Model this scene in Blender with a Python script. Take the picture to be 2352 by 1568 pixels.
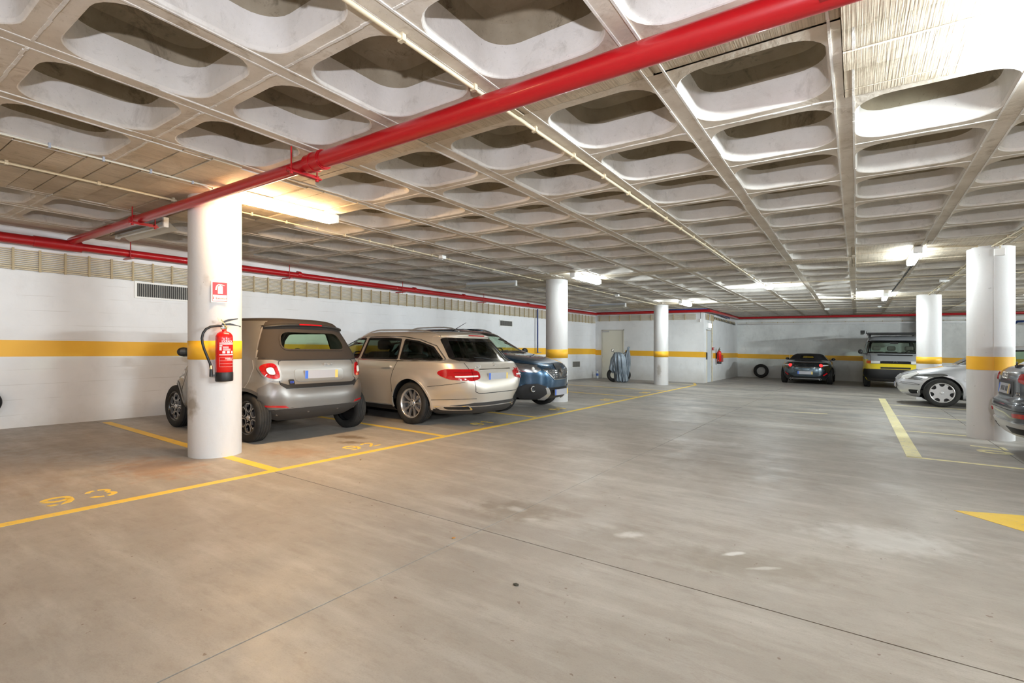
import bpy, bmesh, math, random
import numpy as np
from mathutils import Vector, Matrix, geometry
from mathutils.bvhtree import BVHTree
R = math.radians
rnd = random.Random(7)
for o in list(bpy.data.objects): bpy.data.objects.remove(o)
SC = bpy.context.scene
COL = SC.collection
# ---------------------------------------------------------------- camera
FPX, TH = 1146.0, math.atan(791 / 1146.0)
S1 = 26 * math.cos(TH) / FPX          # the slab falls gently away from the camera ...
S2 = 12.4 * math.sin(TH) / FPX        # ... and to the right
HC, H = 1.17, 2.67
cam = bpy.data.cameras.new('camera'); cam.sensor_width = 36; cam.lens = FPX / 2352 * 36
cam.clip_start = .05; cam.clip_end = 200
co = bpy.data.objects.new('camera', cam); COL.objects.link(co)
co.location = (0, 0, HC); co.rotation_euler = (R(90), 0, TH)
SC.camera = co
# ---------------------------------------------------------------- world, exposure
w = bpy.data.worlds.new('world'); SC.world = w; w.use_nodes = True
w.node_tree.nodes['Background'].inputs[0].default_value = (.80, .88, 1, 1)
w.node_tree.nodes['Background'].inputs[1].default_value = .0
SC.view_settings.view_transform = 'Standard'; SC.view_settings.look = 'None'
SC.view_settings.gamma = 1; SC.view_settings.use_curve_mapping = False
SC.view_settings.exposure = 0.68
try:
    SC.cycles.max_bounces = 10; SC.cycles.diffuse_bounces = 6; SC.cycles.sample_clamp_indirect = 6
except Exception: pass
# the photographer's flash, bounced off the slab from beside the camera
fd = bpy.data.lights.new('bounce_flash', 'SPOT'); fd.energy = 255; fd.color = (.87, .89, 1.0); fd.shadow_soft_size = .035; fd.spot_size = R(158); fd.spot_blend = .35
fo = bpy.data.objects.new('bounce_flash', fd); COL.objects.link(fo); fo.location = (.35, -.45, 1.65)
fo.rotation_euler = Vector((-.45, .75, .95)).to_track_quat('-Z', 'Y').to_euler()
WARM = (1.0, .62, .29); COOL = (.88, .97, 1.0)

# ---------------------------------------------------------------- helpers
def Zs(x, y, Z): return Z - S1 * y - S2 * x
def SH(x, y, Z): return Vector((x, y, Zs(x, y, Z)))
def frame(x, y, Z=0, yaw=0):
    ax = Vector((1, 0, -S2)).normalized(); ay = Vector((0, 1, -S1)); az = ax.cross(ay).normalized(); ay = az.cross(ax)
    m = Matrix((ax, ay, az)).transposed().to_4x4() @ Matrix.Rotation(yaw, 4, 'Z')
    m.translation = SH(x, y, Z); return m
MATS = {}
def nmat(name):
    m = bpy.data.materials.new(name); m.use_nodes = True; nt = m.node_tree
    return m, nt, nt.nodes['Principled BSDF']
def mat(name, col, rough=.5, metal=0, coat=0, emit=0, ecol=None, bump=0, bscale=60, var=0, vscale=4, alpha=1, trans=0, ior=1.45, crough=.05):
    if name in MATS: return MATS[name]
    m, nt, b = nmat(name); MATS[name] = m
    b.inputs['Base Color'].default_value = (*col, 1); b.inputs['Roughness'].default_value = rough
    b.inputs['Metallic'].default_value = metal; b.inputs['Coat Weight'].default_value = coat
    b.inputs['Coat Roughness'].default_value = crough; b.inputs['IOR'].default_value = ior
    if emit: b.inputs['Emission Color'].default_value = (*(ecol or col), 1); b.inputs['Emission Strength'].default_value = emit
    if trans: b.inputs['Transmission Weight'].default_value = trans
    if alpha < 1: b.inputs['Alpha'].default_value = alpha
    if var:
        g = nt.nodes.new('ShaderNodeNewGeometry'); n = nt.nodes.new('ShaderNodeTexNoise'); n.inputs['Scale'].default_value = vscale
        n.inputs['Detail'].default_value = 5
        mx = nt.nodes.new('ShaderNodeMix'); mx.data_type = 'RGBA'
        mx.inputs[6].default_value = (*[c * (1 - var) for c in col], 1); mx.inputs[7].default_value = (*[min(1, c * (1 + var * .6)) for c in col], 1)
        nt.links.new(g.outputs['Position'], n.inputs['Vector']); nt.links.new(n.outputs['Fac'], mx.inputs[0]); nt.links.new(mx.outputs[2], b.inputs['Base Color'])
    if bump:
        n = nt.nodes.new('ShaderNodeTexNoise'); n.inputs['Scale'].default_value = bscale; n.inputs['Detail'].default_value = 4
        g = nt.nodes.new('ShaderNodeNewGeometry'); bp = nt.nodes.new('ShaderNodeBump'); bp.inputs['Strength'].default_value = bump; bp.inputs['Distance'].default_value = .01
        nt.links.new(g.outputs['Position'], n.inputs['Vector']); nt.links.new(n.outputs['Fac'], bp.inputs['Height']); nt.links.new(bp.outputs[0], b.inputs['Normal'])
    return m
class NG:
    """tiny node-graph helper"""
    def __init__(s, name): s.m, s.nt, s.b = nmat(name); s.geo = s.nt.nodes.new('ShaderNodeNewGeometry').outputs['Position']; s.L = s.nt.links.new
    def map(s, scale=(1, 1, 1), loc=(0, 0, 0), rot=(0, 0, 0)):
        n = s.nt.nodes.new('ShaderNodeMapping'); n.inputs['Scale'].default_value = scale; n.inputs['Location'].default_value = loc; n.inputs['Rotation'].default_value = rot
        s.L(s.geo, n.inputs[0]); return n.outputs[0]
    def noise(s, scale, vec=None, detail=5, rough=.55, dist=0):
        n = s.nt.nodes.new('ShaderNodeTexNoise'); n.inputs['Scale'].default_value = scale; n.inputs['Detail'].default_value = detail
        n.inputs['Roughness'].default_value = rough; n.inputs['Distortion'].default_value = dist
        s.L(vec or s.geo, n.inputs['Vector']); return n.outputs['Fac']
    def ramp(s, fac, stops):
        n = s.nt.nodes.new('ShaderNodeValToRGB'); e = n.color_ramp.elements
        while len(e) > 1: e.remove(e[-1])
        e[0].position, e[0].color = stops[0][0], (*stops[0][1], 1) if not isinstance(stops[0][1], (int, float)) else (*[stops[0][1]] * 3, 1)
        for p, c in stops[1:]:
            q = e.new(p); q.color = (*c, 1) if not isinstance(c, (int, float)) else (c, c, c, 1)
        s.L(fac, n.inputs[0]); return n.outputs[0]
    def mix(s, fac, a, b, mode='MIX'):
        n = s.nt.nodes.new('ShaderNodeMix'); n.data_type = 'RGBA'; n.blend_type = mode
        for v, i in ((fac, 0), (a, 6), (b, 7)):
            if isinstance(v, (int, float)): n.inputs[i].default_value = v if i == 0 else (v, v, v, 1)
            elif isinstance(v, tuple): n.inputs[i].default_value = (*v, 1)
            else: s.L(v, n.inputs[i])
        return n.outputs[2]
    def math(s, op, a, b=0.0):
        n = s.nt.nodes.new('ShaderNodeMath'); n.operation = op
        for v, i in ((a, 0), (b, 1)):
            if isinstance(v, (int, float)): n.inputs[i].default_value = v
            else: s.L(v, n.inputs[i])
        return n.outputs[0]
    def blob(s, x, y, rx, ry, rot=0.0, soft=1.0, z=None, rz=1):
        """1 inside an ellipse on the floor, 0 outside: a stain with a place of its own"""
        v = s.nt.nodes.new('ShaderNodeVectorMath'); v.operation = 'SUBTRACT'; s.L(s.geo, v.inputs[0]); v.inputs[1].default_value = (x, y, z or 0)
        m = s.nt.nodes.new('ShaderNodeMapping'); m.vector_type = 'TEXTURE'; m.inputs['Rotation'].default_value = (0, 0, rot); m.inputs['Scale'].default_value = (rx, ry, rz if z else 1e6)
        s.L(v.outputs[0], m.inputs[0]); l = s.nt.nodes.new('ShaderNodeVectorMath'); l.operation = 'LENGTH'; s.L(m.outputs[0], l.inputs[0])
        d = s.math('ADD', l.outputs['Value'], s.math('MULTIPLY', s.math('SUBTRACT', s.noise(9, detail=6), .5), 1.8))
        r = s.ramp(d, [(1 - soft * .6, 1.0), (1.0, 0.0)]); return r
    def bump(s, h, strength=.3, dist=.01):
        bp = s.nt.nodes.new('ShaderNodeBump'); bp.inputs['Strength'].default_value = strength; bp.inputs['Distance'].default_value = dist
        s.L(h, bp.inputs['Height']); s.L(bp.outputs[0], s.b.inputs['Normal'])
    def out(s, col=None, rough=None, spec=None):
        if col is not None: s.L(col, s.b.inputs['Base Color'])
        if rough is not None:
            if isinstance(rough, (int, float)): s.b.inputs['Roughness'].default_value = rough
            else: s.L(rough, s.b.inputs['Roughness'])
        if spec is not None: s.b.inputs['Specular IOR Level'].default_value = spec
        return s.m

class MB:
    """collects shapes into one mesh"""
    def __init__(s): s.v = []; s.f = []; s.mi = []; s.sm = []
    def add(s, vs, fs, mi=0, smooth=False):
        n = len(s.v); s.v += [tuple(v) for v in vs]; s.f += [tuple(i + n for i in f) for f in fs]; s.mi += [mi] * len(fs); s.sm += [smooth] * len(fs); return s
    def box(s, a, b, mi=0, f=None):
        (x0, y0, z0), (x1, y1, z1) = a, b
        vs = [(x, y, z) for z in (z0, z1) for y in (y0, y1) for x in (x0, x1)]
        if f: vs = [f(*v) for v in vs]
        return s.add(vs, [(0, 2, 3, 1), (4, 5, 7, 6), (0, 1, 5, 4), (2, 6, 7, 3), (0, 4, 6, 2), (1, 3, 7, 5)], mi)
    def tube(s, pts, r, n=10, mi=0, caps=True, smooth=True):
        pts = [Vector(p) for p in pts]; rs = r if isinstance(r, (list, tuple)) else [r] * len(pts)
        rings = []; up = None
        for i, p in enumerate(pts):
            t = ((pts[min(i + 1, len(pts) - 1)] - p).normalized() + (p - pts[max(i - 1, 0)]).normalized()).normalized()
            if up is None: up = t.orthogonal().normalized()
            a = (up - t * up.dot(t)).normalized(); up = a; b = t.cross(a)
            k = 1
            if 0 < i < len(pts) - 1:
                c = (pts[i + 1] - p).normalized().dot(t); k = 1 / max(.5, c)
            rings.append([p + (a * math.cos(q) + b * math.sin(q)) * rs[i] * k for q in [2 * math.pi * j / n for j in range(n)]])
        vs = [v for rg in rings for v in rg]; fs = []
        for i in range(len(rings) - 1):
            for j in range(n): fs.append((i * n + j, i * n + (j + 1) % n, (i + 1) * n + (j + 1) % n, (i + 1) * n + j))
        s.add(vs, fs, mi, smooth)
        if caps: s.add(rings[0], [tuple(range(n))[::-1]], mi); s.add(rings[-1], [tuple(range(n))], mi)
        return s
    def lathe(s, prof, n=32, mi=0, axis='z', org=(0, 0, 0), smooth=True, M=None):
        """profile of (radius, height) about an axis; rows may carry a material index"""
        vs = []; fs = []; mis = []; O = Vector(org)
        for p in prof:
            r, h = p[0], p[1]
            for j in range(n):
                a = 2 * math.pi * j / n; c, d = r * math.cos(a), r * math.sin(a)
                v = {'z': (c, d, h), 'y': (c, h, -d), 'x': (h, c, d)}[axis]
                v = Vector(v)
                vs.append(O + (M @ v if M else v))
        for i in range(len(prof) - 1):
            for j in range(n): fs.append((i * n + j, i * n + (j + 1) % n, (i + 1) * n + (j + 1) % n, (i + 1) * n + j))
        k = len(s.f); s.add(vs, fs, mi, smooth)
        for i in range(len(prof) - 1):
            if len(prof[i]) > 2:
                for j in range(n): s.mi[k + i * n + j] = prof[i][2]
        return s
    def prism(s, poly, h0, h1, f=None, mi=0):
        """polygon (2D) extruded between two heights; f maps (a,b,h) to xyz"""
        f = f or (lambda a, b, h: (a, b, h)); n = len(poly)
        vs = [f(a, b, h0) for a, b in poly] + [f(a, b, h1) for a, b in poly]
        tri = geometry.tessellate_polygon([[Vector((a, b, 0)) for a, b in poly]])
        fs = [tuple(t) for t in tri] + [tuple(i + n for i in t[::-1]) for t in tri]
        fs += [(i, (i + 1) % n, n + (i + 1) % n, n + i) for i in range(n)]
        return s.add(vs, fs, mi)
    def mesh(s, name, mats):
        me = bpy.data.meshes.new(name); me.from_pydata([tuple(v) for v in s.v], [], s.f)
        for m in (mats if isinstance(mats, (list, tuple)) else [mats]): me.materials.append(m)
        if s.f:
            me.polygons.foreach_set('material_index', s.mi); me.polygons.foreach_set('use_smooth', s.sm)
        me.update(); bm = bmesh.new(); bm.from_mesh(me); bmesh.ops.recalc_face_normals(bm, faces=bm.faces); bm.to_mesh(me); bm.free()
        return me
    def build(s, name, mats, parent=None, M=None, props=None):
        o = bpy.data.objects.new(name, s.mesh(name, mats)); COL.objects.link(o)
        if M is not None: o.matrix_world = M
        if parent is not None: o.parent = parent
        return o
def tag(o, label=None, cat=None, group=None, kind=None):
    if label: o['label'] = label
    if cat: o['category'] = cat
    if group: o['group'] = group
    if kind: o['kind'] = kind
    return o
def empty(name, M, label=None, cat=None, group=None, kind=None):
    o = bpy.data.objects.new(name, None); COL.objects.link(o); o.empty_display_size = .2; o.matrix_world = M
    return tag(o, label, cat, group, kind)
def bevel(o, w, seg=2, ang=40):
    m = o.modifiers.new('bevel', 'BEVEL'); m.width = w; m.segments = seg; m.limit_method = 'ANGLE'; m.angle_limit = R(ang); return o
def text(name, s, size, parent, M, m, ext=.001, align='CENTER', shear=0, sx=1):
    c = bpy.data.curves.new(name, 'FONT'); c.body = s; c.size = size; c.extrude = ext; c.align_x = align; c.align_y = 'CENTER'; c.shear = shear
    c.resolution_u = 3
    t = bpy.data.objects.new(name, c); COL.objects.link(t); dg = bpy.context.evaluated_depsgraph_get()
    me = bpy.data.meshes.new_from_object(t.evaluated_get(dg)); bpy.data.objects.remove(t)
    me.transform(M @ Matrix.Diagonal((sx, 1, 1, 1))); me.materials.clear(); me.materials.append(m)
    o = bpy.data.objects.new(name, me); COL.objects.link(o)
    if parent is not None: o.parent = parent
    return o

# ---------------------------------------------------------------- materials of the place
def concrete_floor():
    g = NG('floor_concrete')
    big = g.noise(.55, detail=6); mid = g.noise(3.2, detail=8, rough=.65); fine = g.noise(140, detail=3)
    streak = g.noise(2.2, g.map((.35, 2.2, 1), rot=(0, 0, R(-35))), detail=6, rough=.65)
    c = g.ramp(big, [(.3, (.31, .285, .255)), (.55, (.385, .355, .315)), (.75, (.45, .42, .375))])
    c = g.mix(g.ramp(mid, [(.35, 0.0), (.75, .55)]), c, (.29, .265, .235))
    c = g.mix(g.ramp(streak, [(.48, 0.0), (.72, .6)]), c, (.54, .52, .48)); c = g.mix(g.ramp(g.noise(11, g.map((.5, 1.4, 1), rot=(0, 0, R(-25))), detail=9, rough=.8), [(.5, 0.0), (.68, .4)]), c, (.24, .20, .165))
    c = g.mix(g.ramp(fine, [(.3, .25), (.5, 0.0)]), c, (.27, .23, .19))
    c = g.mix(g.ramp(g.noise(1.3, g.map(loc=(4, 9, 2))), [(.56, 0.0), (.76, .35)]), c, (.25, .21, .17))
    # dark tyre grime further down the lane and by the bays
    far = g.ramp(g.noise(1.6, g.map((.5, 1.6, 1), rot=(0, 0, R(-20))), detail=7, rough=.7), [(.44, 0.0), (.60, .85)])
    sep = g.nt.nodes.new('ShaderNodeSeparateXYZ'); g.L(g.geo, sep.inputs[0])
    yf = g.ramp(g.math('DIVIDE', sep.outputs[1], 24), [(.28, 0.0), (.5, 1.0)])
    c = g.mix(g.math('MULTIPLY', far, yf), c, (.20, .195, .185))
    dark, pale, rust_lamp_tan = (.20, .165, .125), (.72, .72, .70), (.34, .17, .07)
    for x, y, rx, ry, rot, k, col in ((-1.98, 2.98, .42, .27, .3, .55, dark), (-2.03, 3.0, .10, .06, .3, .35, pale), (-1.82, 2.88, .07, .04, .5, .3, pale),
            (-1.2, 3.02, .3, .2, .6, .35, dark), (-1.16, 3.02, .13, .055, .7, .5, pale), (-.5, 3.0, .62, .26, .45, .4, dark),
            (-.58, 3.10, .10, .028, .9, .7, pale), (-.42, 2.98, .12, .022, .7, .4, pale), (-1.0, 8.5, 1.3, .16, .02, .55, dark), (-2.6, 9.6, 1.2, .25, -.1, .4, dark), (.9, 10.4, 1.2, .3, .1, .4, dark), (-1.6, 6.6, .6, .25, .2, .3, pale), (-2.8, 5.6, .5, .5, .2, .25, pale), (.15, 3.9, .45, .3, .3, .35, pale), (-.95, 5.2, .9, .6, .2, .3, dark),
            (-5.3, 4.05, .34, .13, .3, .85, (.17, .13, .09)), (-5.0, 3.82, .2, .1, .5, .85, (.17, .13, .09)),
            (-5.4, 1.95, .7, .4, 0, .5, rust_lamp_tan), (-6.4, .9, 1.5, .9, .3, .35, (.30, .20, .11)), (-5.0, 3.1, .5, .3, .2, .35, rust_lamp_tan), (-7.4, 1.9, 1.2, .8, .1, .4, (.28, .2, .12)),  # rusty and brown blobs also carry the warm lamp's tan light as colour
            (.98, 8.45, .34, .26, 0, .6, (.22, .21, .2)), (1.1, 3.7, .35, .5, .4, .35, pale)):
        c = g.mix(g.math('MULTIPLY', g.blob(x, y, rx, ry, rot), k), c, col)
    # specks
    sp = g.ramp(g.noise(23, detail=2), [(.0, 1.0), (.24, 1.0), (.26, 0.0)]); c = g.mix(g.math('MULTIPLY', sp, .7), c, (.15, .1, .07))
    g.bump(g.noise(90, detail=6), .12, .004)
    return g.out(c, g.ramp(mid, [(.3, .38), (.7, .6)]), .45)
def wall_paint(name, base=(.76, .76, .755), dirt=.25, joints=None, zdirt=True):
    g = NG(name)
    c = g.ramp(g.noise(1.1, detail=7, rough=.6), [(.3, tuple(b * (1 - dirt * .45) for b in base)), (.6, base)])
    c = g.mix(g.ramp(g.noise(4.5, g.map((1, 1, .5)), detail=8, rough=.7), [(.55, 0.0), (.8, dirt)]), c, tuple(b * .55 for b in base))
    sep = g.nt.nodes.new('ShaderNodeSeparateXYZ'); g.L(g.geo, sep.inputs[0]); z = sep.outputs[2]
    if zdirt:
        low = g.ramp(g.math('ADD', z, g.math('MULTIPLY', g.noise(3, detail=6), .5)), [(.0, .6), (.5, 0.0)])
        c = g.mix(low, c, tuple(b * .6 for b in (.75, .7, .62)))
    cr = g.ramp(g.noise(9, g.map((.3, .3, 3)), detail=9, rough=.8), [(.0, 1.0), (.3, .8), (.34, 0.0)])
    c = g.mix(g.math('MULTIPLY', cr, .35), c, (.4, .38, .35))
    if joints:
        fr = g.math('FRACT', g.math('DIVIDE', g.math('ADD', z, g.math('MULTIPLY', g.noise(2), .02)), joints))
        ln = g.ramp(fr, [(.0, 1.0), (.02, .9), (.045, 0.0)]); brk = g.ramp(g.noise(2.3, detail=3), [(.45, 0.0), (.6, .5)])
        c = g.mix(g.math('MULTIPLY', ln, brk), c, (.47, .46, .44))
    g.bump(g.noise(38, detail=6), .15, .006)
    return g.out(c, .55, .35)
def slab_concrete(name, a, b, st, streaks=0.0, pits=.6):
    g = NG(name)
    c = g.ramp(g.noise(2.3, detail=8, rough=.62), [(.3, a), (.7, b)])
    c = g.mix(g.ramp(g.noise(5.5, detail=9, rough=.75, dist=.6), [(.54, 0.0), (.72, pits)]), c, st)
    c = g.mix(g.ramp(g.noise(60, detail=5, rough=.8), [(.62, 0.0), (.7, .5)]), c, tuple(x * .45 for x in st))
    h = g.noise(30, detail=7)
    if streaks:
        oi = g.nt.nodes.new('ShaderNodeObjectInfo'); c = g.mix(g.ramp(oi.outputs['Random'], [(0, 0.0), (1, .36)]), c, tuple(x * .95 for x in st))
    if streaks:
        s_ = g.noise(3, g.map((50, .7, 1)), detail=2); c = g.mix(g.ramp(s_, [(.5, 0.0), (.62, streaks)]), c, tuple(x * .6 for x in st)); h = g.mix(.5, h, s_)
    g.bump(h, .35, .008)
    return g.out(c, .8, .25)
M_FLOOR = concrete_floor()
def column_paint():
    g = NG('column_paint'); base = (.61, .60, .595)
    c = g.ramp(g.noise(1.6, g.map((1, 1, .4)), detail=7, rough=.6), [(.3, (.55, .54, .53)), (.6, base)])
    c = g.mix(g.ramp(g.noise(5, g.map((1, 1, .25)), detail=8, rough=.7), [(.56, 0.0), (.8, .3)]), c, (.42, .40, .37))
    c = g.mix(g.ramp(g.noise(26, detail=2), [(.0, .8), (.22, .7), (.25, 0.0)]), c, (.22, .19, .16))
    c = g.mix(g.ramp(g.noise(9, detail=9, rough=.8), [(.66, 0.0), (.72, .4)]), c, (.36, .33, .29))
    for x, y, z, rx, rz, k in ((-5.55, 2.33, .54, .10, .2, .8), (-5.36, 2.36, 1.80, .05, .10, .5), (-5.42, 2.33, 1.70, .03, .10, .6), (-5.40, 16.42, .45, .09, .3, .6), (1.36, 9.40, 1.35, .03, .04, .7), (-5.3, 2.4, 1.83, .08, .03, .5)):
        c = g.mix(g.math('MULTIPLY', g.blob(x, y, rx, rx, 0, 1, z - S1 * y - S2 * x, rz), k), c, (.27, .23, .18))
    g.bump(g.noise(45, detail=6), .12, .006); return g.out(c, .6, .3)
M_LEFT = wall_paint('left_wall_paint', (.78, .785, .80), .2, .20)
M_WALL = wall_paint('wall_paint', (.78, .79, .795), .3)
M_FAR = wall_paint('far_wall_paint', (.78, .80, .785), .6)
M_COLM = column_paint()
M_RIB = slab_concrete('rib_concrete', (.50, .435, .35), (.70, .645, .565), (.31, .24, .16), pits=.85)
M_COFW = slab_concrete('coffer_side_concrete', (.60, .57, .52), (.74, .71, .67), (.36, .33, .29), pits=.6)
M_COFSHADE = slab_concrete('coffer_shade_concrete', (.20, .16, .105), (.37, .32, .235), (.07, .05, .03), pits=.95)  # stained pan tops, browned further to paint in the flash's shadow
M_BOARD = slab_concrete('board_marked_concrete', (.50, .42, .31), (.76, .68, .55), (.30, .24, .165), .32, pits=.75)
M_BAND = mat('orange_band_paint', (.86, .46, .03), .5, var=.12, vscale=3)
M_YEL = None
def yellow_paint():
    g = NG('yellow_floor_paint'); c = g.ramp(g.noise(3), [(.3, (.80, .52, .05)), (.7, (.88, .62, .10))])
    c = g.mix(g.ramp(g.noise(25, detail=8, rough=.8), [(.56, 0.0), (.66, .8)]), c, (.50, .42, .28)); return g.out(c, .55)
M_YEL = yellow_paint()
def pale_yellow():
    g = NG('worn_yellow_floor_paint'); c = g.ramp(g.noise(3), [(.3, (.78, .70, .34)), (.7, (.86, .78, .42))])
    c = g.mix(g.ramp(g.noise(16, detail=8, rough=.8), [(.5, 0.0), (.62, .7)]), c, (.55, .52, .42)); return g.out(c, .55)
M_YEL2 = pale_yellow()
M_BLK = mat('black_plastic', (.012, .012, .013), .45)
M_DKR = mat('dark_rubber', (.018, .018, .018), .75)
M_PVC = mat('cream_conduit', (.62, .54, .38), .45)
M_WPL = mat('white_plastic', (.8, .8, .78), .4)
M_GALV = mat('galvanised_steel', (.50, .50, .50), .4, .7)
M_REDP = mat('red_pipe_paint', (.40, .006, .010), .32, coat=.3)
M_CHROME = mat('chrome', (.85, .85, .86), .12, 1)

# ---------------------------------------------------------------- the setting
PX, PY = .848, .8375
YC = 2.53                                   # first line of columns
COLX = [-.06 + i * PX for i in range(-10, 9)]   # rib centre lines (index 10 is the rib straight ahead)
def rows():
    out = []
    for c in (YC - 7.02, YC, YC + 7.02, YC + 14.04, YC + 21.06):
        out.append(('strip', c - .16, c + .16))
        for k in range(8): out.append(('row', c + .16 + k * PY, c + .16 + (k + 1) * PY))
    return out
PAN = [(-6.844, -4.30), (-.06, 3.332)]
def solid(x, y):
    """is the slab solid here (no coffer)?"""
    for c in (YC - 7.02, YC, YC + 7.02, YC + 14.04, YC + 21.06):
        if abs(y - c) < .16 + PY - .02 and any(a < x < b for a, b in PAN): return True
    if -6.844 < x < -5.148 and y < YC: return True
    return False
WL0, WL1 = Vector((-9.40, -6.0)), Vector((-8.72, 18.6))      # the left wall runs slightly askew
def wlx(y): return WL0.x + (WL1.x - WL0.x) * (y - WL0.y) / (WL1.y - WL0.y)
YB, XR, YD, YF, XD = -6.0, 9.5, 18.6, 24.8, -4.5
fl = MB().box((-9.8, YB - .3, -.3), (XR + .3, YF + .3, -.012), f=SH).build('floor', M_FLOOR); tag(fl, 'grey brown polished concrete garage floor with stains', kind='structure')
xs = [-9.75, -1.976, 1.487, XR + .25]; ys = [YB - .25, 2.52, 8.25, 13.9, YF + .25]
for i in range(3):
    for j in range(4):
        g = .004
        MB().box((xs[i] + g * (i > 0), ys[j] + g * (j > 0), -.011), (xs[i + 1] - g * (i < 2), ys[j + 1] - g * (j < 3), 0), f=SH).build('floor_slab', M_FLOOR, fl)
cl = MB().box((-9.8, YB - .3, H + .34), (XR + .3, YF + .3, H + .46), f=SH).build('ceiling', M_RIB); tag(cl, 'concrete waffle slab ceiling with rounded coffers', kind='structure')
# one coffer pan with its share of the ribs
def coffer_mesh():
    n = 7; hx, hy = PX / 2, PY / 2; mb = MB()
    def loop(ax, ay, r, z):
        pts = []
        for cx, cy, a0 in ((ax - r, ay - r, 0), (-ax + r, ay - r, 90), (-ax + r, -ay + r, 180), (ax - r, -ay + r, 270)):
            for k in range(n):
                a = R(a0 + 90 * k / (n - 1)); pts.append((cx + r * math.cos(a), cy + r * math.sin(a), z))
        return pts
    m = 4 * n
    outer = []
    for q, (cx, cy) in enumerate(((hx, hy), (-hx, hy), (-hx, -hy), (hx, -hy))):
        base = loop(.365, .345, .17, 0)[q * n:(q + 1) * n]
        for k, (x, y, z) in enumerate(base):
            if q in (0, 2): X, Y = ((cx, y) if k < n // 2 else (x, cy)) if k != n // 2 else (cx, cy)
            else: X, Y = ((x, cy) if k < n // 2 else (cx, y)) if k != n // 2 else (cx, cy)
            outer.append((X, Y, 0))
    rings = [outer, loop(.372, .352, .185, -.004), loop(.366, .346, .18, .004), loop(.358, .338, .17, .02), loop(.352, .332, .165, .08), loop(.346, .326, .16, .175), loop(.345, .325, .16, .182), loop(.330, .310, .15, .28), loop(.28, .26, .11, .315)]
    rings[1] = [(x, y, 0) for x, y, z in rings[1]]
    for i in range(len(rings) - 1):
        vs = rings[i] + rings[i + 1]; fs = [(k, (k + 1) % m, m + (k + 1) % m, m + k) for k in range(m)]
        mb.add(vs, fs, 0 if i == 0 else (1 if i < 5 else 2), smooth=i > 0)  # upper rings take the painted shadow tone
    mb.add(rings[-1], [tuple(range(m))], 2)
    rr = random.Random(3); x = -hx + .05
    while x < hx - .06:                       # rough ridge where two pans met
        x2 = min(hx - .05, x + rr.uniform(.05, .14)); a = rr.uniform(-.004, .004); mb.box((x, hy - .010 + a, -rr.uniform(.002, .007)), (x2, hy + .004 + a, .003), 1); x = x2
    return mb.mesh('coffer', [M_RIB, M_COFW, M_COFSHADE])
CM = coffer_mesh(); spots = []
for kind, y0, y1 in rows():
    if y0 < YB or y1 > YF + .1: continue
    for i in range(len(COLX) - 1):
        x0, x1 = COLX[i], COLX[i + 1]
        if kind == 'row' and not solid((x0 + x1) / 2, (y0 + y1) / 2) and (x0 > wlx(y0) + .02) and not ((x0 + x1) / 2 < XD and y1 > YD): spots.append(((x0 + x1) / 2, (y0 + y1) / 2))
def depth(x, y): return -x * math.sin(TH) + y * math.cos(TH)
def inview(x, y):
    d = depth(x, y)
    if d < .25: return False
    u = (x * math.cos(TH) + y * math.sin(TH)) / d
    v = (H - HC) / d
    return abs(u) < 1.25 and v < .95
vis = sorted([s for s in spots if inview(*s)], key=lambda s: s[0] ** 2 + s[1] ** 2); rest = [s for s in spots if s not in set(vis[:296])]; vis = vis[:296]
for x, y in vis:
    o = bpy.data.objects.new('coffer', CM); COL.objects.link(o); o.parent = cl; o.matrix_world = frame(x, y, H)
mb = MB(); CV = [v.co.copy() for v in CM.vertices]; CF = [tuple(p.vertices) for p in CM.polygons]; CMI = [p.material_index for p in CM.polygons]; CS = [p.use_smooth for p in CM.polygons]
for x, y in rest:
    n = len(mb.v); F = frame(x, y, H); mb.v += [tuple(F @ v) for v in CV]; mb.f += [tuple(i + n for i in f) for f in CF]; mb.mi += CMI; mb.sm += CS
o = mb.build('coffer_field', [M_RIB, M_COFW, M_COFSHADE], cl); tag(o, kind='stuff')
# rib joints: narrow raised seams left by the forms, one strip along every long rib
for i, x in enumerate(COLX[:-3]):
    if x < -8.8: continue
    mb = MB()
    for a, b in ((-.055, -.043), (.043, .055)):
        y = YB
        while y < YF:
            y2 = min(YF, y + rnd.uniform(.5, 1.4)); j = rnd.uniform(-.004, .004)
            if not (-6.8 < x < -5.2 and y < YC): mb.box((x + a + j, y, H - rnd.uniform(.003, .008)), (x + b + j, y2, H + .004), f=SH)
            y = y2
    if mb.f: mb.build('rib_seam', M_COFW, cl)
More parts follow.
